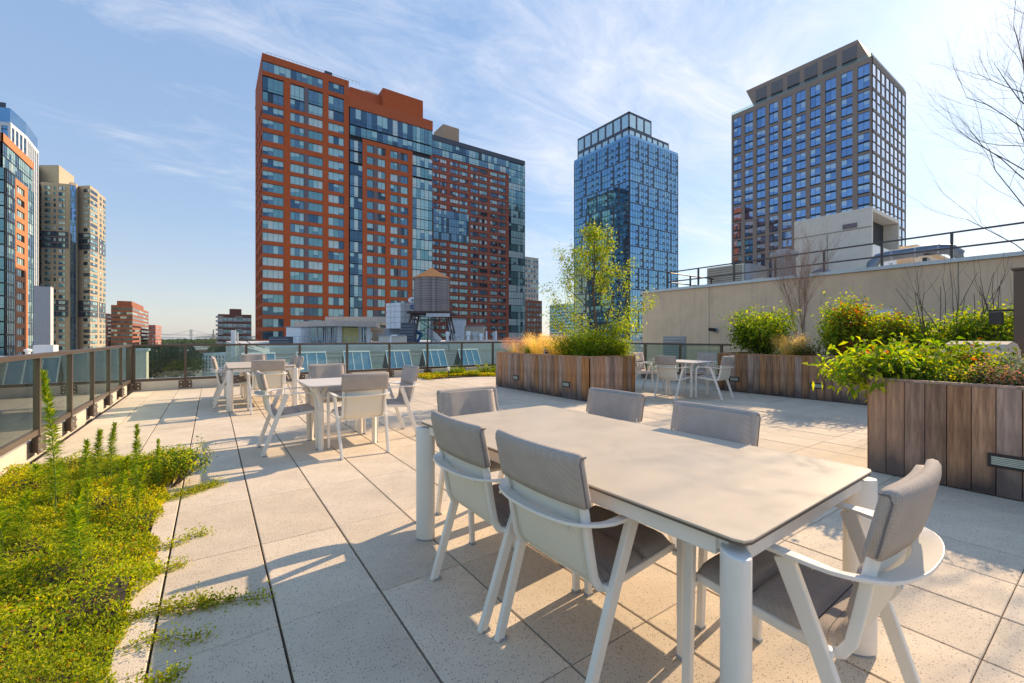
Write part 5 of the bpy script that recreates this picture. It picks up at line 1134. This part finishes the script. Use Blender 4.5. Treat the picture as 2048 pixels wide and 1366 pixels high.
# panelled enclosure with round blue emblem
t = thing('panel_enclosure', 'white panelled rooftop enclosure with a round blue emblem beside the water tower', 'enclosure')
v = 56; p_ = spot(772, v); zt, zb = zat(607, v), zat(657, v); pc_ = spot(801, v-1.5); p2 = spot(831, v+.5); mb = MB(); mb.prism([p_, pc_, p2, spot(833, v+5), spot(776, v+5)], zb, zt); mb.build('panel_wall', m_white, t)
mb = MB()
for (a_, b_) in ((p_, pc_), (pc_, p2)):
    F_ = Face(a_[0], a_[1], math.degrees(math.atan2(b_[1]-a_[1], b_[0]-a_[0]))); L_ = math.hypot(b_[0]-a_[0], b_[1]-a_[1])
    for i in range(1, 5): z_ = zb+(zt-zb)*i/4.6; F_.box(mb, 0, L_, .0, .02, z_-.02, z_+.02)
    for i, s in enumerate((.33, .62)): F_.box(mb, L_*s-.02, L_*s+.02, .0, .022, zb, zt)
mb.build('seam', m_grey, t)
F_ = Face(pc_[0], pc_[1], math.degrees(math.atan2(p2[1]-pc_[1], p2[0]-pc_[0]))); L_ = math.hypot(p2[0]-pc_[0], p2[1]-pc_[1])
mb = MB(); uc_ = L_*.80; zc = zat(614, v); rd = 5.1*v/FPX; n = 28
mb.poly([F_.p(uc_+rd*math.cos(-i*2*math.pi/n), .035, zc+rd*math.sin(-i*2*math.pi/n)) for i in range(n)][::-1]); mb.build('emblem', M('emblem blue', (.02, .16, .50), .5), t)
mb = MB()
for (u_, w_, dz) in ((-.18, .09, -.02), (-.05, .11, .0), (.08, .11, .01), (.2, .06, .03)): F_.box(mb, uc_+u_-w_/2, uc_+u_+w_/2, .036, .045, zc+dz-.035+u_*-.15, zc+dz+.045+u_*-.15)
mb.build('emblem_script', m_white, t); mb = MB(); mb.box(p_[0]+.5, p_[0]+4.3, p_[1]+.2, p_[1]+2, .45, zb); mb.build('base', m_grey, t)
x, y = spot(823.5, 57); t = thing('satellite_dish', 'small white round dish on top of the panelled enclosure', 'dish', (x, y, zt)); mb = MB(); mb.lathe([(0, .1), (.25, .14), (.42, .3), (.48, .5), (.42, .72), (.2, .88), (0, .92)], 14); mb.build('dome', m_white, t, smooth=True); mb = MB(); mb.tube([(0, 0, 0), (0, 0, .15)], .1, 8); mb.build('mast', m_grey, t); mb = MB(); mb.tube([(-.1, -.46, .5), (-.1, -.52, .5)], .1, 6); mb.build('feed', m_black, t)
# ------------------------------------------------------------------ water tower
v = 54; x, y = spot(863.5, v); t = thing('water_tower', 'weathered wooden rooftop water tank with orange conical lid on a steel stand', 'water tower', (x, y, 0), -YAW)
zb, zt, za = zat(624, v), zat(557, v), zat(535, v); r_ = 34*v/FPX; n = 44
m_tank = M('silvered tank staves', (.29, .25, .235), .8, var=.4, vs=2.5, objvar=.25, stretch=(4, 4, .5), bump=.3, bs=20)
sm = MB(); w0 = 2*math.pi*r_/n*.97; sm.box(-w0/2, w0/2, -.05, .02, zb, zt); sme = sm.mesh('stave', m_tank)
for i in range(n): a = 2*math.pi*i/n; link('stave', sme, t, (r_*math.sin(a), -r_*math.cos(a), 0), a)
mb = MB(); mb.lathe([(r_-.03, zb+.1), (r_-.03, zt-.1)], n); mb.build('tank_liner', m_core, t)
z_ = zb+.12; dz = .14; hm = {}
mb = MB()
while z_ < zt-.1: mb.lathe([(r_+.055, z_), (r_+.075, z_+.018), (r_+.055, z_+.036)], n); z_ += dz; dz *= 1.075
mb.build('hoop', m_rust, t)
m_cone = M('orange tank lid', (.80, .28, .07), .7, var=.1, vs=2); mb = MB(); mb.lathe([(r_+.22, zt-.06), (r_+.24, zt), (r_*.5, zt+(za-zt)*.52), (0, za)], 12); mb.build('lid', m_cone, t); mb = MB(); mb.tube([(0, 0, za-.05), (0, 0, za+.5)], .04, 6); mb.build('finial', m_galv, t)
mb = MB(); mb.box(-r_-.45, r_+.55, -r_-.3, r_+.3, zb-.28, zb-.02); mb.build('dunnage', m_rust, t); mb = MB(); mb.box(-.2, r_+.5, -r_-.36, -r_-.301, zb-.72, zb-.3); mb.build('sign_board', m_lgrey, t)
mb = MB()
q0, q1 = r_*.95, r_*1.32; zg_ = .46
C0 = [(-q0, -q0), (q0, -q0), (q0, q0), (-q0, q0)]; C1 = [(-q1, -q1), (q1, -q1), (q1, q1), (-q1, q1)]
lg = []
for a, b in zip(C0, C1): lm = MB(); lm.tube([(a[0], a[1], zb-.29), (b[0], b[1], zg_)], .11, 4); lm.build('leg', m_rust, t)
for i in range(4):
    j = (i+1) % 4
    mb.tube([(*C0[i], zb-.6), (*C1[j], zg_+.2)], .05, 4); mb.tube([(*C0[j], zb-.6), (*C1[i], zg_+.2)], .05, 4); mb.tube([(*C0[i], zb-1.0), (*C0[j], zb-1.0)], .07, 4); mb.tube([(*C0[i], zb-.5), (*C0[j], zb-.5)], .09, 4)
    mb.tube([((C0[i][0]+C0[j][0])/2, (C0[i][1]+C0[j][1])/2, zb-.5), ((C1[i][0]+C1[j][0])/2, (C1[i][1]+C1[j][1])/2, zg_)], .08, 4)
mb.build('bracing', m_rust, t); mb = MB(); mb.tube([(0, 0, zb-.3), (0, 0, zg_)], .16, 10); mb.build('riser_pipe', m_grey, t)
mb = MB()
mb.tube([(-r_*.6, -q1+.3, zg_), (-r_*.4, -q1+.6, 1.6), (-r_*.9, -q1+.8, 2.0)], .25, 8); mb.build('blue_valve', M('blue valve', (.03, .12, .28), .5), t)
t = thing('white_vessel', 'tilted white tank half hidden under the water tower stand', 'tank', (x+.6, y+.8, 0), -YAW); mb = MB(); mb.tube([(-.8, 0, 2.2), (-.3, 0, 1.6), (.8, 0, .7)], [.4, .55, .4], 10); mb.build('vessel', m_white, t)
# dark post, lamp and covered grill at the right edge
t = thing('dark_post', 'dark bronze square post at the right edge of the photo', 'post', (9.1, .86, 0)); mb = MB(); mb.box(-.06, .3, -.5, .08, 0, 2.2); bevel(mb.build('shaft', m_bronze, t), .01); mb = MB(); mb.box(-.08, .32, -.52, .1, 2.201, 2.23); mb.build('cap', m_bronze, t)
t = thing('floodlight', 'small black floodlight on an arm beside the dark post', 'lamp', (9.1, 1.02, 1.58)); mb = MB(); mb.box(-.02, .02, -.08, .16, .06, .09); mb.build('arm', m_black, t); mb = MB(); mb.prism([(-.08, .02), (.08, .02), (.06, .15), (-.06, .15)], -.12, .055); bevel(mb.build('head', m_black, t), .01)
t = thing('covered_grill', 'grill under a pale fabric cover behind the right planter', 'grill', (8.3, 1.15, 0), R(-15)); mb = MB()
mb.prism([(-.25, -.3), (.25, -.3), (.25, .3), (-.25, .3)], .0, 1.02); mb.tube([(0, -.3, 1.03), (0, .3, 1.03)], .2, 10); mb.build('cover', M('pale cover cloth', (.56, .47, .36), .8, var=.08, bump=.5, bs=4), t, smooth=False); mb = MB(); mb.box(-.30, -.255, -.2, .1, .98, 1.06); mb.build('handle', m_black, t)
# ------------------------------------------------------------------ vegetation
def tube_tree(mb, p, d, L_, r_, depth, spread=.5, seg=4, up=.12, kids=(2, 3), shrink=.72, tips=None, wob=.12, k=4):
    pts = [Vector(p)]; dirs = Vector(d).normalized(); cur = Vector(p)
    nodes = []
    for i in range(seg):
        dirs = (dirs+Vector((random.gauss(0, wob), random.gauss(0, wob), random.gauss(0, wob)+up*.3))).normalized(); cur = cur+dirs*(L_/seg); pts.append(cur.copy()); nodes.append((cur.copy(), dirs.copy()))
    rs = [r_*(1-.55*i/seg) for i in range(seg+1)]; mb.tube(pts, rs, k if r_ > .006 else 3, cap=False)
    if depth == 0:
        if tips is not None: tips += [(q, dd) for q, dd in nodes]
        return
    if tips is not None and depth <= 1: tips += nodes[-2:]
    for q, dd in nodes[(0 if depth < 3 else 1):]:
        for _ in range(random.randint(*kids)):
            s = Vector((random.gauss(0, 1), random.gauss(0, 1), random.gauss(0, .6)+up*2)).normalized(); nd = (dd*(1-spread)+s*spread).normalized()
            tube_tree(mb, q, nd, L_*shrink*random.uniform(.75, 1.15), rs[-1]*.72, depth-1, spread, seg, up, kids, shrink, tips, wob, k)
def clump_leaves(T, n, spread, L_, W_, droop=.3):
    A = np.array([tuple(q) for q, _ in T]); Dd = np.array([tuple(d) for _, d in T]); ix = rng.integers(0, len(A), n)
    P = A[ix]+rng.normal(size=(n, 3))*spread; D = unit(Dd[ix]*.6+rng.normal(size=(n, 3))*.7); D[:, 2] -= .15
    return leaf_arrays(P, D, rng.uniform(.7, 1.3, n)*L_, rng.uniform(.7, 1.3, n)*W_, .25, droop)
def shrub(name, label, loc, h, w_, mats, wts, nleaf, L_=.05, W_=.022, stems=9, cat='shrub', group=None, flat=1.0, spread=.06, asym=(0, 0), wood=None, kids=(2, 3)):
    t = thing(name, label, cat, loc, 0, group); mb = MB(); T = []
    for i in range(stems):
        a = 2*math.pi*i/stems+random.uniform(-.4, .4); rr_ = random.uniform(.1, 1)
        d = Vector((math.cos(a)*rr_*w_*.5*flat+asym[0], math.sin(a)*rr_*w_*.5+asym[1], h*.62))*random.uniform(.62, 1.18); tube_tree(mb, (math.cos(a)*.06, math.sin(a)*.06, -.03), d, d.length*.62, .010, 2, .55, 3, .22, kids, .52, T, .14, 4)
    mb.build('stem', wood or m_bark, t)
    sets = []
    for mi, wt_ in enumerate(wts):
        TT = T
        if wt_ < .2 and len(T) > 20:   # minor colours sit in patches, not scattered
            TT = []
            for _ in range(3): c_ = random.choice(T)[0]; TT += sorted(T, key=lambda q: (q[0]-c_).length)[:max(4, len(T)//12)]
        sets.append((clump_leaves(TT, int(nleaf*wt_), spread, L_, W_), mi))
    leaves_obj('foliage', sets, mats, t); return t
def grass(name, label, loc, h, n, mats, lean=(0, 0), w_=.006, spreadr=.10, arch=.5, cat='grass', group=None, plume=False):
    t = thing(name, label, cat, loc, 0, group); V = []; F = []; MI = []
    for i in range(n):
        a = random.uniform(0, 6.283); rr_ = spreadr*random.random()**.5; b = Vector((math.cos(a)*rr_, math.sin(a)*rr_, -.02)); hh = h*random.uniform(.55, 1.1); out = Vector((math.cos(a), math.sin(a), 0))*random.uniform(.1, .5)*arch*h+Vector((lean[0], lean[1], 0)); sd = Vector((-math.sin(a), math.cos(a), 0))*w_
        k0 = len(V); S_ = 4
        for s in range(S_+1):
            q = s/S_; p = b+out*q**2+Vector((0, 0, hh*(q-.18*q**3))); f = (1-q)**.7 if not plume else (1-q)**.5+.4*(q > .6); V += [tuple(p-sd*f), tuple(p+sd*f)]
        for s in range(S_): F.append((k0+2*s, k0+2*s+1, k0+2*s+3, k0+2*s+2)); MI.append(random.randrange(len(mats)))
    o = link('blades', npmesh('blades', V, F, mats, MI), t); o['kind'] = 'stuff'
    if plume:   # feathery seed heads
        n2 = n*10; ix = rng.integers(0, n, n2); tipsP = np.array(V)[ix*10+8]; P = tipsP+rng.normal(size=(n2, 3))*np.array([.02, .02, .05]); Vv, Ff = leaf_arrays(P, rng.normal(size=(n2, 3))*.4+np.array([0, 0, 1]), rng.uniform(.02, .05, n2), .004); leaves_obj('plume', [((Vv, Ff), 0)], [mats[0]], t)
    return t
# --- planter in the centre: tree, understorey, grasses
PT = .84
def leafy_tree():
    t = thing('leafy_tree', 'slender leafy young tree rising from the centre planter', 'tree', (6.95, 6.75, PT)); mb = MB(); T = []
    trunk = [(0, 0, 0), (.03, .02, .5), (.0, .05, 1.0), (-.05, .05, 1.5), (-.02, .02, 2.1), (.0, .06, 2.75)]
    mb.tube(trunk, [.035, .032, .028, .022, .016, .007], 7)
    mb.tube([(0.05, 0, 0), (.1, -.08, .5), (.22, -.2, 1.05), (.34, -.26, 1.6)], [.022, .018, .014, .006], 6)
    cc, ss = math.cos(YAW), math.sin(YAW)
    def off(r, f=0): return Vector((r*cc+f*ss, -r*ss+f*cc, 0))    # r to the photo's right
    for (z_, r, dz, f) in [(.35, -.95, .30, .1), (.5, -.75, .45, .1), (.75, -1.0, .55, 0), (.95, -.85, .8, 0), (1.25, -.7, .85, .1), (1.5, -.6, .7, -.1), (.35, 1.1, .10, 0), (.5, .9, .25, .1), (.7, 1.15, .15, .1), (.95, .8, .45, -.2), (1.2, .65, .7, .2), (1.45, .55, .7, 0), (1.2, .2, .6, -.3), (1.6, -.35, .6, .3), (1.8, .35, .65, -.1), (2.0, -.3, .5, 0), (2.1, .22, .55, .1), (2.35, -.12, .45, 0), (2.5, .1, .35, 0), (.4, .5, .3, -.4)]:
        d = off(r, f)+Vector((0, 0, dz)); tube_tree(mb, (0, .04, z_), d, d.length*.85, .010, 2, .45, 4, .10, (1, 1), .42, T, .13)
    T += [(Vector((0, .04, 2.75)), Vector((0, 0, 1)))]*3
    mb.build('trunk', m_bark, t)
    leaves_obj('crown', [(clump_leaves(T, 5200, .065, .058, .022), 0), (clump_leaves(T, 3400, .07, .058, .022), 1), (clump_leaves(T, 500, .05, .05, .02), 2)], [L_yel, L_grn, L_straw], t)
leafy_tree()
def pq(px, v): return spot(px, v)
shrub('bushy_shrub', 'dense bushy green shrub under the leafy tree, hanging over the planter edge', (6.75, 6.75, PT), .75, 1.3, [L_grn, L_yel, L_dk], [.42, .46, .12], 11000, .055, .017, 15, spread=.085)
shrub('bushy_shrub', 'yellow-green shrub at the right corner of the centre planter', (7.1, 6.38, PT), .6, .9, [L_yel, L_grn], [.65, .35], 6500, .055, .017, 11, spread=.08)
shrub('bushy_shrub', 'small shrub behind the grasses at the middle of the centre planter', (6.9, 7.6, PT), .42, .7, [L_grn, L_dk], [.6, .4], 3500, .045, .015, 8)
for i, (x, y, h_, lab) in enumerate([(6.4, 8.15, .5, 'bright straw feather grass tuft in the centre planter, left of two'), (6.42, 7.5, .46, 'bright straw feather grass tuft in the centre planter, right of two')]):
    grass('feather_grass', lab, (x, y, PT), h_*1.08, 420, [L_straw, L_yel, L_straw], (0, 0), .0022, .16, .95, group='feather grasses in the centre planter', plume=True)
grass('feather_grass', 'thin reddish grass tuft at the left end of the centre planter', (6.4, 9.0, PT), .44, 220, [L_pink, L_straw, L_grn], (0, 0), .0022, .22, 1.1, plume=True)
shrub('green_weed', 'bright green leafy plant behind the reddish grass', (6.7, 8.7, PT), .5, .4, [L_grn, L_yel], [.5, .5], 2200, .045, .014, 7)
# --- planter before the tan wall
shrub('round_shrub', 'large rounded leafy shrub in the planter against the tan wall', (10.75, 5.05, PT), 1.55, 1.5, [L_grn, L_yel, L_dk], [.42, .42, .16], 9500, .075, .032, 17, spread=.10)
grass('feather_grass', 'straw-coloured grass tuft between round shrub and bare birch', (10.4, 4.3, PT), .5, 400, [L_straw, L_straw, L_yel], (0, 0), .0024, .18, 1.0, plume=True)
shrub('low_shrub', 'low purplish-green shrub under the bare birch', (10.35, 4.0, PT), .32, .6, [L_dk, L_pink, L_grn], [.5, .2, .3], 2600, .04, .016, 8)
shrub('tall_shrub', 'tall fresh green shrub with orange dry clusters, right of the bare birch', (10.6, 3.35, PT), 1.75, 1.1, [L_grn, L_yel, L_orange], [.46, .40, .14], 8500, .075, .030, 14, spread=.09)
shrub('tall_shrub', 'light green shrub with arching tips behind the right planter', (10.7, 2.55, PT), 1.2, 1.0, [L_yel, L_grn, L_orange], [.5, .42, .08], 5500, .075, .030, 11, spread=.09)
shrub('tall_shrub', 'fresh green shrub beside the dark post', (10.6, 1.5, PT), 1.35, 1.15, [L_grn, L_yel, L_dk], [.45, .45, .1], 6500, .08, .032, 13, spread=.1)
shrub('tall_shrub', 'low leafy shrub filling the gap below the bare dark twigs', (10.5, 2.0, PT), .8, .9, [L_yel, L_grn, L_pink], [.5, .4, .1], 3600, .07, .028, 10, spread=.09)
shrub('low_shrub', 'low rusty orange shrub at the middle of the wall planter', (10.3, 3.0, PT), .6, .8, [L_orange, L_dk, L_grn], [.4, .3, .3], 3800, .05, .02, 9)
def bare_tree(label, loc, h, n, wood, fan=.35, th=.022, lean=(0, 0), depth=3, kids=(1, 2), name='bare_tree', up=.28, shrink=.6, spread=.35):
    t = thing(name, label, 'tree', loc); mb = MB()
    for i in range(n):
        a = random.uniform(0, 6.28); f = random.uniform(0, fan); d = Vector((math.cos(a)*f+lean[0], math.sin(a)*f+lean[1], 1)); tube_tree(mb, (math.cos(a)*.05, math.sin(a)*.05, 0), d, h*random.uniform(.5, .7), th*random.uniform(.6, 1), depth, spread, 5, up, kids, shrink, None, .09, 5)
    mb.build('branches', wood, t); return t
bare_tree('small leafless birch with reddish twigs in front of the tan wall', (10.85, 4.22, PT), 2.9, 3, m_birch, .12, .026, depth=3, kids=(2, 3), shrink=.5, spread=.42)
for i, (x, y, lab) in enumerate([(10.5, 2.05, 'bare dark twigs at the left behind the right planter'), (10.4, 1.65, 'curved bare dark twigs in the middle behind the right planter'), (10.3, 1.15, 'thin bare twigs close to the dark post')]):
    bare_tree(lab, (x, y, PT), 2.3, 8, m_twigd, .55, .011, depth=1, kids=(0, 1), name='bare_shrub', shrink=.4)
# --- right planter
shrub('maple_shrub', 'leafy branches with pointed leaves hanging over the left corner of the right planter', (5.62, 1.22, PT), .38, 1.0, [L_grn, L_yel, L_orange], [.5, .42, .08], 1900, .085, .034, 12, spread=.06, asym=(-.12, .28))
shrub('maple_shrub', 'yellow-green shrub standing behind the overhanging branches', (6.35, 1.0, PT), .5, .8, [L_yel, L_grn, L_orange], [.5, .42, .08], 1500, .08, .032, 10, spread=.09, asym=(0, .1))
shrub('maple_shrub', 'small sprig reaching left out of the right planter', (5.32, 1.42, PT-.02), .28, .6, [L_grn, L_yel], [.5, .5], 500, .085, .036, 5, spread=.06, asym=(-.10, .35))
shrub('flowering_plant', 'faded pinkish flower heads along the right planter, left clump', (5.5, .62, PT), .34, .55, [L_pink, L_sage, L_dk], [.45, .3, .25], 4200, .02, .014, 12, spread=.04, cat='flowers')
shrub('flowering_plant', 'faded pinkish flower heads at the right edge of the photo', (5.5, .15, PT), .34, .55, [L_pink, L_sage, L_grn], [.4, .35, .25], 4200, .02, .014, 12, spread=.04, cat='flowers')
shrub('sage_bush', 'grey-green sage bush behind the pinkish flower heads', (5.95, .35, PT), .42, .7, [L_sage, L_dk], [.7, .3], 5000, .025, .012, 12, spread=.05)
shrub('low_shrub', 'dark low groundcover at the foot of the right planter flowers', (5.55, .9, PT), .2, .7, [L_dk, L_sed, L_grn], [.4, .3, .3], 3000, .03, .015, 10)
t = thing('bare_tree', 'tall leafless tree with arching fine branches at the right edge against the sky', 'tree', (10.6, .72, PT)); mb = MB()
mb.tube([(0, 0, 0), (.0, -.02, 1.6), (-.03, 0, 3.2), (-.08, .02, 4.4), (-.2, .1, 5.3)], [.05, .043, .032, .020, .008], 8)
for i in range(15):
    z_ = 1.25+i*.25; L__ = 2.0-.045*i; a = math.radians(random.uniform(95, 190)); d = Vector((math.cos(a)*.75, math.sin(a)*.75, .62+.02*i)); tube_tree(mb, (-.03, 0, z_), d, L__*.9, .0095, 3, .32, 5, .06, (1, 1), .60, None, .13, 5)
for i in range(3):
    a = random.uniform(0, 6.28); d = Vector((math.cos(a)*.6, math.sin(a)*.6, .8)); tube_tree(mb, (-.05, 0, 2.6+i*.7), d, 1.4, .008, 2, .32, 5, .12, (1, 2), .6, None, .12, 5)
mb.build('branches', m_twigd, t)
# --- sedum bed in the left foreground
bx0, bx1, by0, by1 = -1.53, -.335, -1.2, 6.0
def hgt(x, y): return .055+.035*np.sin(x*5.1+1.3)*np.cos(y*3.3)+.03*np.sin(x*9.7+y*6.1)+.025*np.sin(y*11.3-x*3.1)
t = thing('sedum_bed', 'yellow-green sedum bed spilling over the pavers in the left foreground', 'ground cover')
gx, gy = np.meshgrid(np.linspace(bx0, bx1, 30), np.linspace(by0, by1, 140)); gz = hgt(gx, gy)-.045; V = np.stack([gx, gy, gz], -1).reshape(-1, 3); I = np.arange(30*140).reshape(140, 30)
F = np.stack([I[:-1, :-1], I[:-1, 1:], I[1:, 1:], I[1:, :-1]], -1).reshape(-1, 4); so = link('soil', npmesh('soil', V, F, [m_soil]), t)
def bedpts(n, ymin, ymax, edge=.14):
    y = rng.uniform(ymin, ymax, n); ed = bx1+.035+.035*np.sin(y*2.3+.7)+.03*np.sin(y*5.9+2)+.02*np.sin(y*13.1)+.10*np.clip(y-4.1, 0, 1)
    x = bx0+(ed-bx0)*rng.uniform(0, 1, n); h_ = np.maximum(hgt(np.minimum(x, bx1), y), .0)*np.clip((ed-x)/.12+.25, .15, 1); return x, y, h_
sets = []
for (n, a, b, L_) in ((95000, .2, 2.6, .013), (80000, 2.6, 6.05, .017), (6000, -1.2, .2, .03)):
    x, y, h_ = bedpts(n, a, b); tall = rng.uniform(0, 1, n)**1.6; z_ = h_*(.2+.8*tall)+.02*(np.sin(x*31)*np.sin(y*27)+1)*tall
    P = np.stack([x, y, z_], 1); D = rng.normal(size=(n, 3)); D[:, 2] = np.abs(D[:, 2])*.8+.3; sel = (np.sin(x*2.6+y*1.9+.6)+np.sin(y*4.2-x*3)*.7+rng.normal(size=n)*.7)
    V, F = leaf_arrays(P, D, rng.uniform(.7, 1.4, n)*L_, rng.uniform(.5, .8, n)*L_, .2)
    mi = np.where(sel > .5, 0, 1); mi = np.where(rng.uniform(size=n) < .045, 2, mi); mi = np.where(rng.uniform(size=n) < .12, 3, mi)
    sets.append((V, F, mi))
off = 0; VV, FF, MM = [], [], []
for V, F, mi in sets: VV.append(V); FF.append(F+off); MM.append(mi); off += len(V)
o = link('foliage', npmesh('foliage', np.concatenate(VV), np.concatenate(FF), [L_sed, L_yel, L_sed2, L_grn], np.concatenate(MM)), t); o['kind'] = 'stuff'
# trailing runners over the pavers
for i, (x, y, dx, dy, n_, lab) in enumerate([(-.30, 4.35, .48, .25, 900, 'leafy runner creeping onto the pavers at the far end of the sedum bed'), (-.28, 2.62, .52, -.18, 700, 'long leafy runner creeping over the wide joint mid-bed'), (-.27, 2.38, .34, -.16, 160, 'thin sparse runner just below the long one'), (-.3, 3.35, .30, .08, 260, 'short runner above the long one'), (-.28, 2.05, .22, .02, 240, 'short runner near the front of the bed'), (-.28, 3.0, .2, .06, 200, 'tiny runner between the middle ones'), (-.32, 1.72, .2, .1, 200, 'sparse sprigs at the front end of the bed')]):
    t = thing('sedum_runner', lab, 'ground cover', (x, y, 0), 0, 'runners creeping from the sedum bed'); mb = MB(); T = []
    for k_ in range(5 if n_ > 300 else 2):
        f = random.uniform(.6, 1); pts = [(random.uniform(-.05, 0), random.uniform(-.05, .05), .01)]
        for s in range(1, 6): q = s/5; pts.append((dx*q*f+random.gauss(0, .012), dy*q*f+random.gauss(0, .02)+(k_-2)*.02*(n_ > 300), .012+.012*math.sin(3*q)))
        mb.tube(pts, .0013, 3); T += [(Vector(a_), Vector((dx, dy, .15))) for a_ in pts]
        T += [(Vector(a_).lerp(Vector(b_), .5), Vector((dx, dy, .15))) for a_, b_ in zip(pts, pts[1:])]
    mb.build('stem', m_bark, t); V, F = clump_leaves(T, int(n_*1.8), .020, .014, .009, 0); V[:, 2] = np.maximum(V[:, 2], .003); leaves_obj('foliage', [((V, F), 0), (clump_leaves(T, n_//6, .012, .012, .007, 0), 1)], [L_yel, L_sed2], t)
# upright feathery weeds
def weed(label, x, y, h, lean=(0, 0), r_=.05, z0=.03, dens=1.0, mats=(L_grn, L_yel)):
    t = thing('upright_weed', label, 'plant', (x, y, z0), 0, 'upright weeds growing through the sedum'); mb = MB(); pts = [(lean[0]*q*q, lean[1]*q*q, h*q) for q in np.linspace(0, 1, 8)]; mb.tube(pts, [.0045*(1-.6*i/7) for i in range(8)], 5); mb.build('stem', m_bark if False else m_stalk, t)
    n = int(h*1150*dens); q = rng.uniform(.08, 1.0, n)**.85; P = np.stack([lean[0]*q*q, lean[1]*q*q, h*q], 1); a = rng.uniform(0, 6.28, n); rad = r_*(1.35-.5*q**2); D = np.stack([np.cos(a), np.sin(a), .5+.5*q+1.6*q**5], 1)
    leaves_obj('foliage', [(leaf_arrays(P[::2], D[::2], rad[::2]*rng.uniform(.7, 1.35, len(rad[::2])), .0065, .3, .3), 0), (leaf_arrays(P[1::2], D[1::2], rad[1::2]*rng.uniform(.7, 1.35, len(rad[1::2])), .0065, .3, .3), 1)], list(mats), t)
m_stalk = M('green stalk', (.10, .16, .04), .6)
W = [(-.90, 4.34, 1.0, (-.07, .03), .06, 'tallest feathery weed, standing against the railing glass'), (-.82, 4.78, .42, (0, 0), .055, 'feathery weed left of the trio at the far end of the bed'), (-.79, 4.98, .46, (.02, 0), .055, 'middle feathery weed of the trio at the far end'), (-.73, 5.15, .48, (.03, 0), .05, 'pale feathery weed of the trio farther back'), (-.49, 4.55, .54, (0, .02), .045, 'slim weed beside the leafy tuft at the bed end'), (-.55, 4.25, .36, (.05, -.02), .05, 'feathery weed in the middle of the bed'), (-.44, 4.1, .34, (.05, 0), .045, 'short feathery weed right of the middle one'), (-.62, 3.3, .44, (.03, 0), .065, 'wide feathery weed in the lower middle of the bed'), (-.56, 3.15, .36, (-.03, 0), .05, 'shorter feathery weed just in front of the wide one'), (-.98, 3.7, .30, (-.04, 0), .06, 'spreading weed at the left edge of the photo'), (-.93, 3.75, .32, (.04, 0), .05, 'weed beside the spreading one at the left edge'), (-.88, 3.2, .26, (0, 0), .05, 'small weed in front of the spreading one'), (-.86, 2.95, .24, (0, 0), .05, 'low weed nearest the lower left corner'), (-1.22, 5.3, .16, (0, 0), .07, 'short tufted weed by the railing post'), (-1.05, 5.2, .18, (0, 0), .06, 'short tufted weed right of the railing post one'), (-.36, 4.6, .4, (0, 0), .035, 'thin weed close to the paver edge'), (-.68, 4.0, .3, (0, 0), .045, 'weed in front of the tallest one')]
for (x, y, h, ln, r_, lab) in W: weed(lab, x, y, h, ln, r_)
shrub('leafy_tuft', 'loose leafy tuft at the far right end of the sedum bed', (-.30, 4.75, .03), .46, .5, [L_sed, L_dk, L_grn], [.35, .3, .35], 2600, .022, .012, 8, spread=.022, asym=(.10, .05))
# --- patch by the far rail
t = thing('sedum_patch', 'low orange-green sedum patch in front of the far railing', 'ground cover'); n = 15000; x = rng.uniform(5.3, 9.6, n); y = 13.25-(rng.uniform(0, 1, n)**.8)*(1.15+.35*np.sin(x*1.7)+(x-5.3)*.12); z_ = rng.uniform(0, .10, n); P = np.stack([x, y, z_], 1); D = rng.normal(size=(n, 3)); D[:, 2] = np.abs(D[:, 2])+.2
leaves_obj('foliage', [(leaf_arrays(P[:8000], D[:8000], .05, .03), 0), (leaf_arrays(P[8000:11000], D[8000:11000], .05, .03), 1), (leaf_arrays(P[11000:], D[11000:], .05, .03), 2)], [L_sed, L_sed2, L_grn], t)
mb = MB(); mb.box(5.4, 9.6, 12.1, 13.3, .0005, .03); mb.build('soil', m_soil, t)
for i, (x, y, h, lab) in enumerate([(6.0, 12.7, .3, 'slim weed left of the path light'), (6.45, 12.6, .55, 'bushy tall weed in the far garden patch, left group'), (6.7, 12.6, .5, 'bushy weed beside the tall one in the far patch'), (7.1, 12.3, .34, 'low yellow-green weed in the middle of the far patch'), (7.5, 12.4, .62, 'tallest weed of the far garden patch'), (7.85, 12.3, .45, 'weed right of the tallest one in the far patch'), (8.3, 12.3, .55, 'weed next to the planter end in the far patch')]):
    shrub('garden_weed', lab, (x, y, 0), h, .32, [L_grn, L_yel], [.55, .45], 1100, .05, .012, 6, group='weeds in the far garden patch', spread=.03)
t = thing('path_light', 'small white path light in the garden patch by the far railing', 'lamp', (5.95, 11.95, 0)); mb = MB(); mb.tube([(0, 0, 0), (0, 0, .26)], .012, 6); mb.build('stake', m_black, t); mb = MB(); mb.lathe([(.03, .26), (.045, .33), (.06, .35), (0, .37)], 10); mb.build('head', m_white, t)
# ------------------------------------------------------------------ haze
def haze():
    mb = MB(); mb.box(-16000, 16000, -1600, 15500, GZ-4, 180)
    m = bpy.data.materials.new('haze air'); m.use_nodes = True; N = m.node_tree.nodes; N.clear()
    v = N.new('ShaderNodeVolumePrincipled'); v.inputs['Color'].default_value = (.86, .92, 1, 1); v.inputs['Density'].default_value = 3e-5; v.inputs['Anisotropy'].default_value = .3
    o = N.new('ShaderNodeOutputMaterial'); m.node_tree.links.new(v.outputs[0], o.inputs['Volume'])
    h = mb.build('haze', m); h['kind'] = 'stuff'
if HAZE: haze()
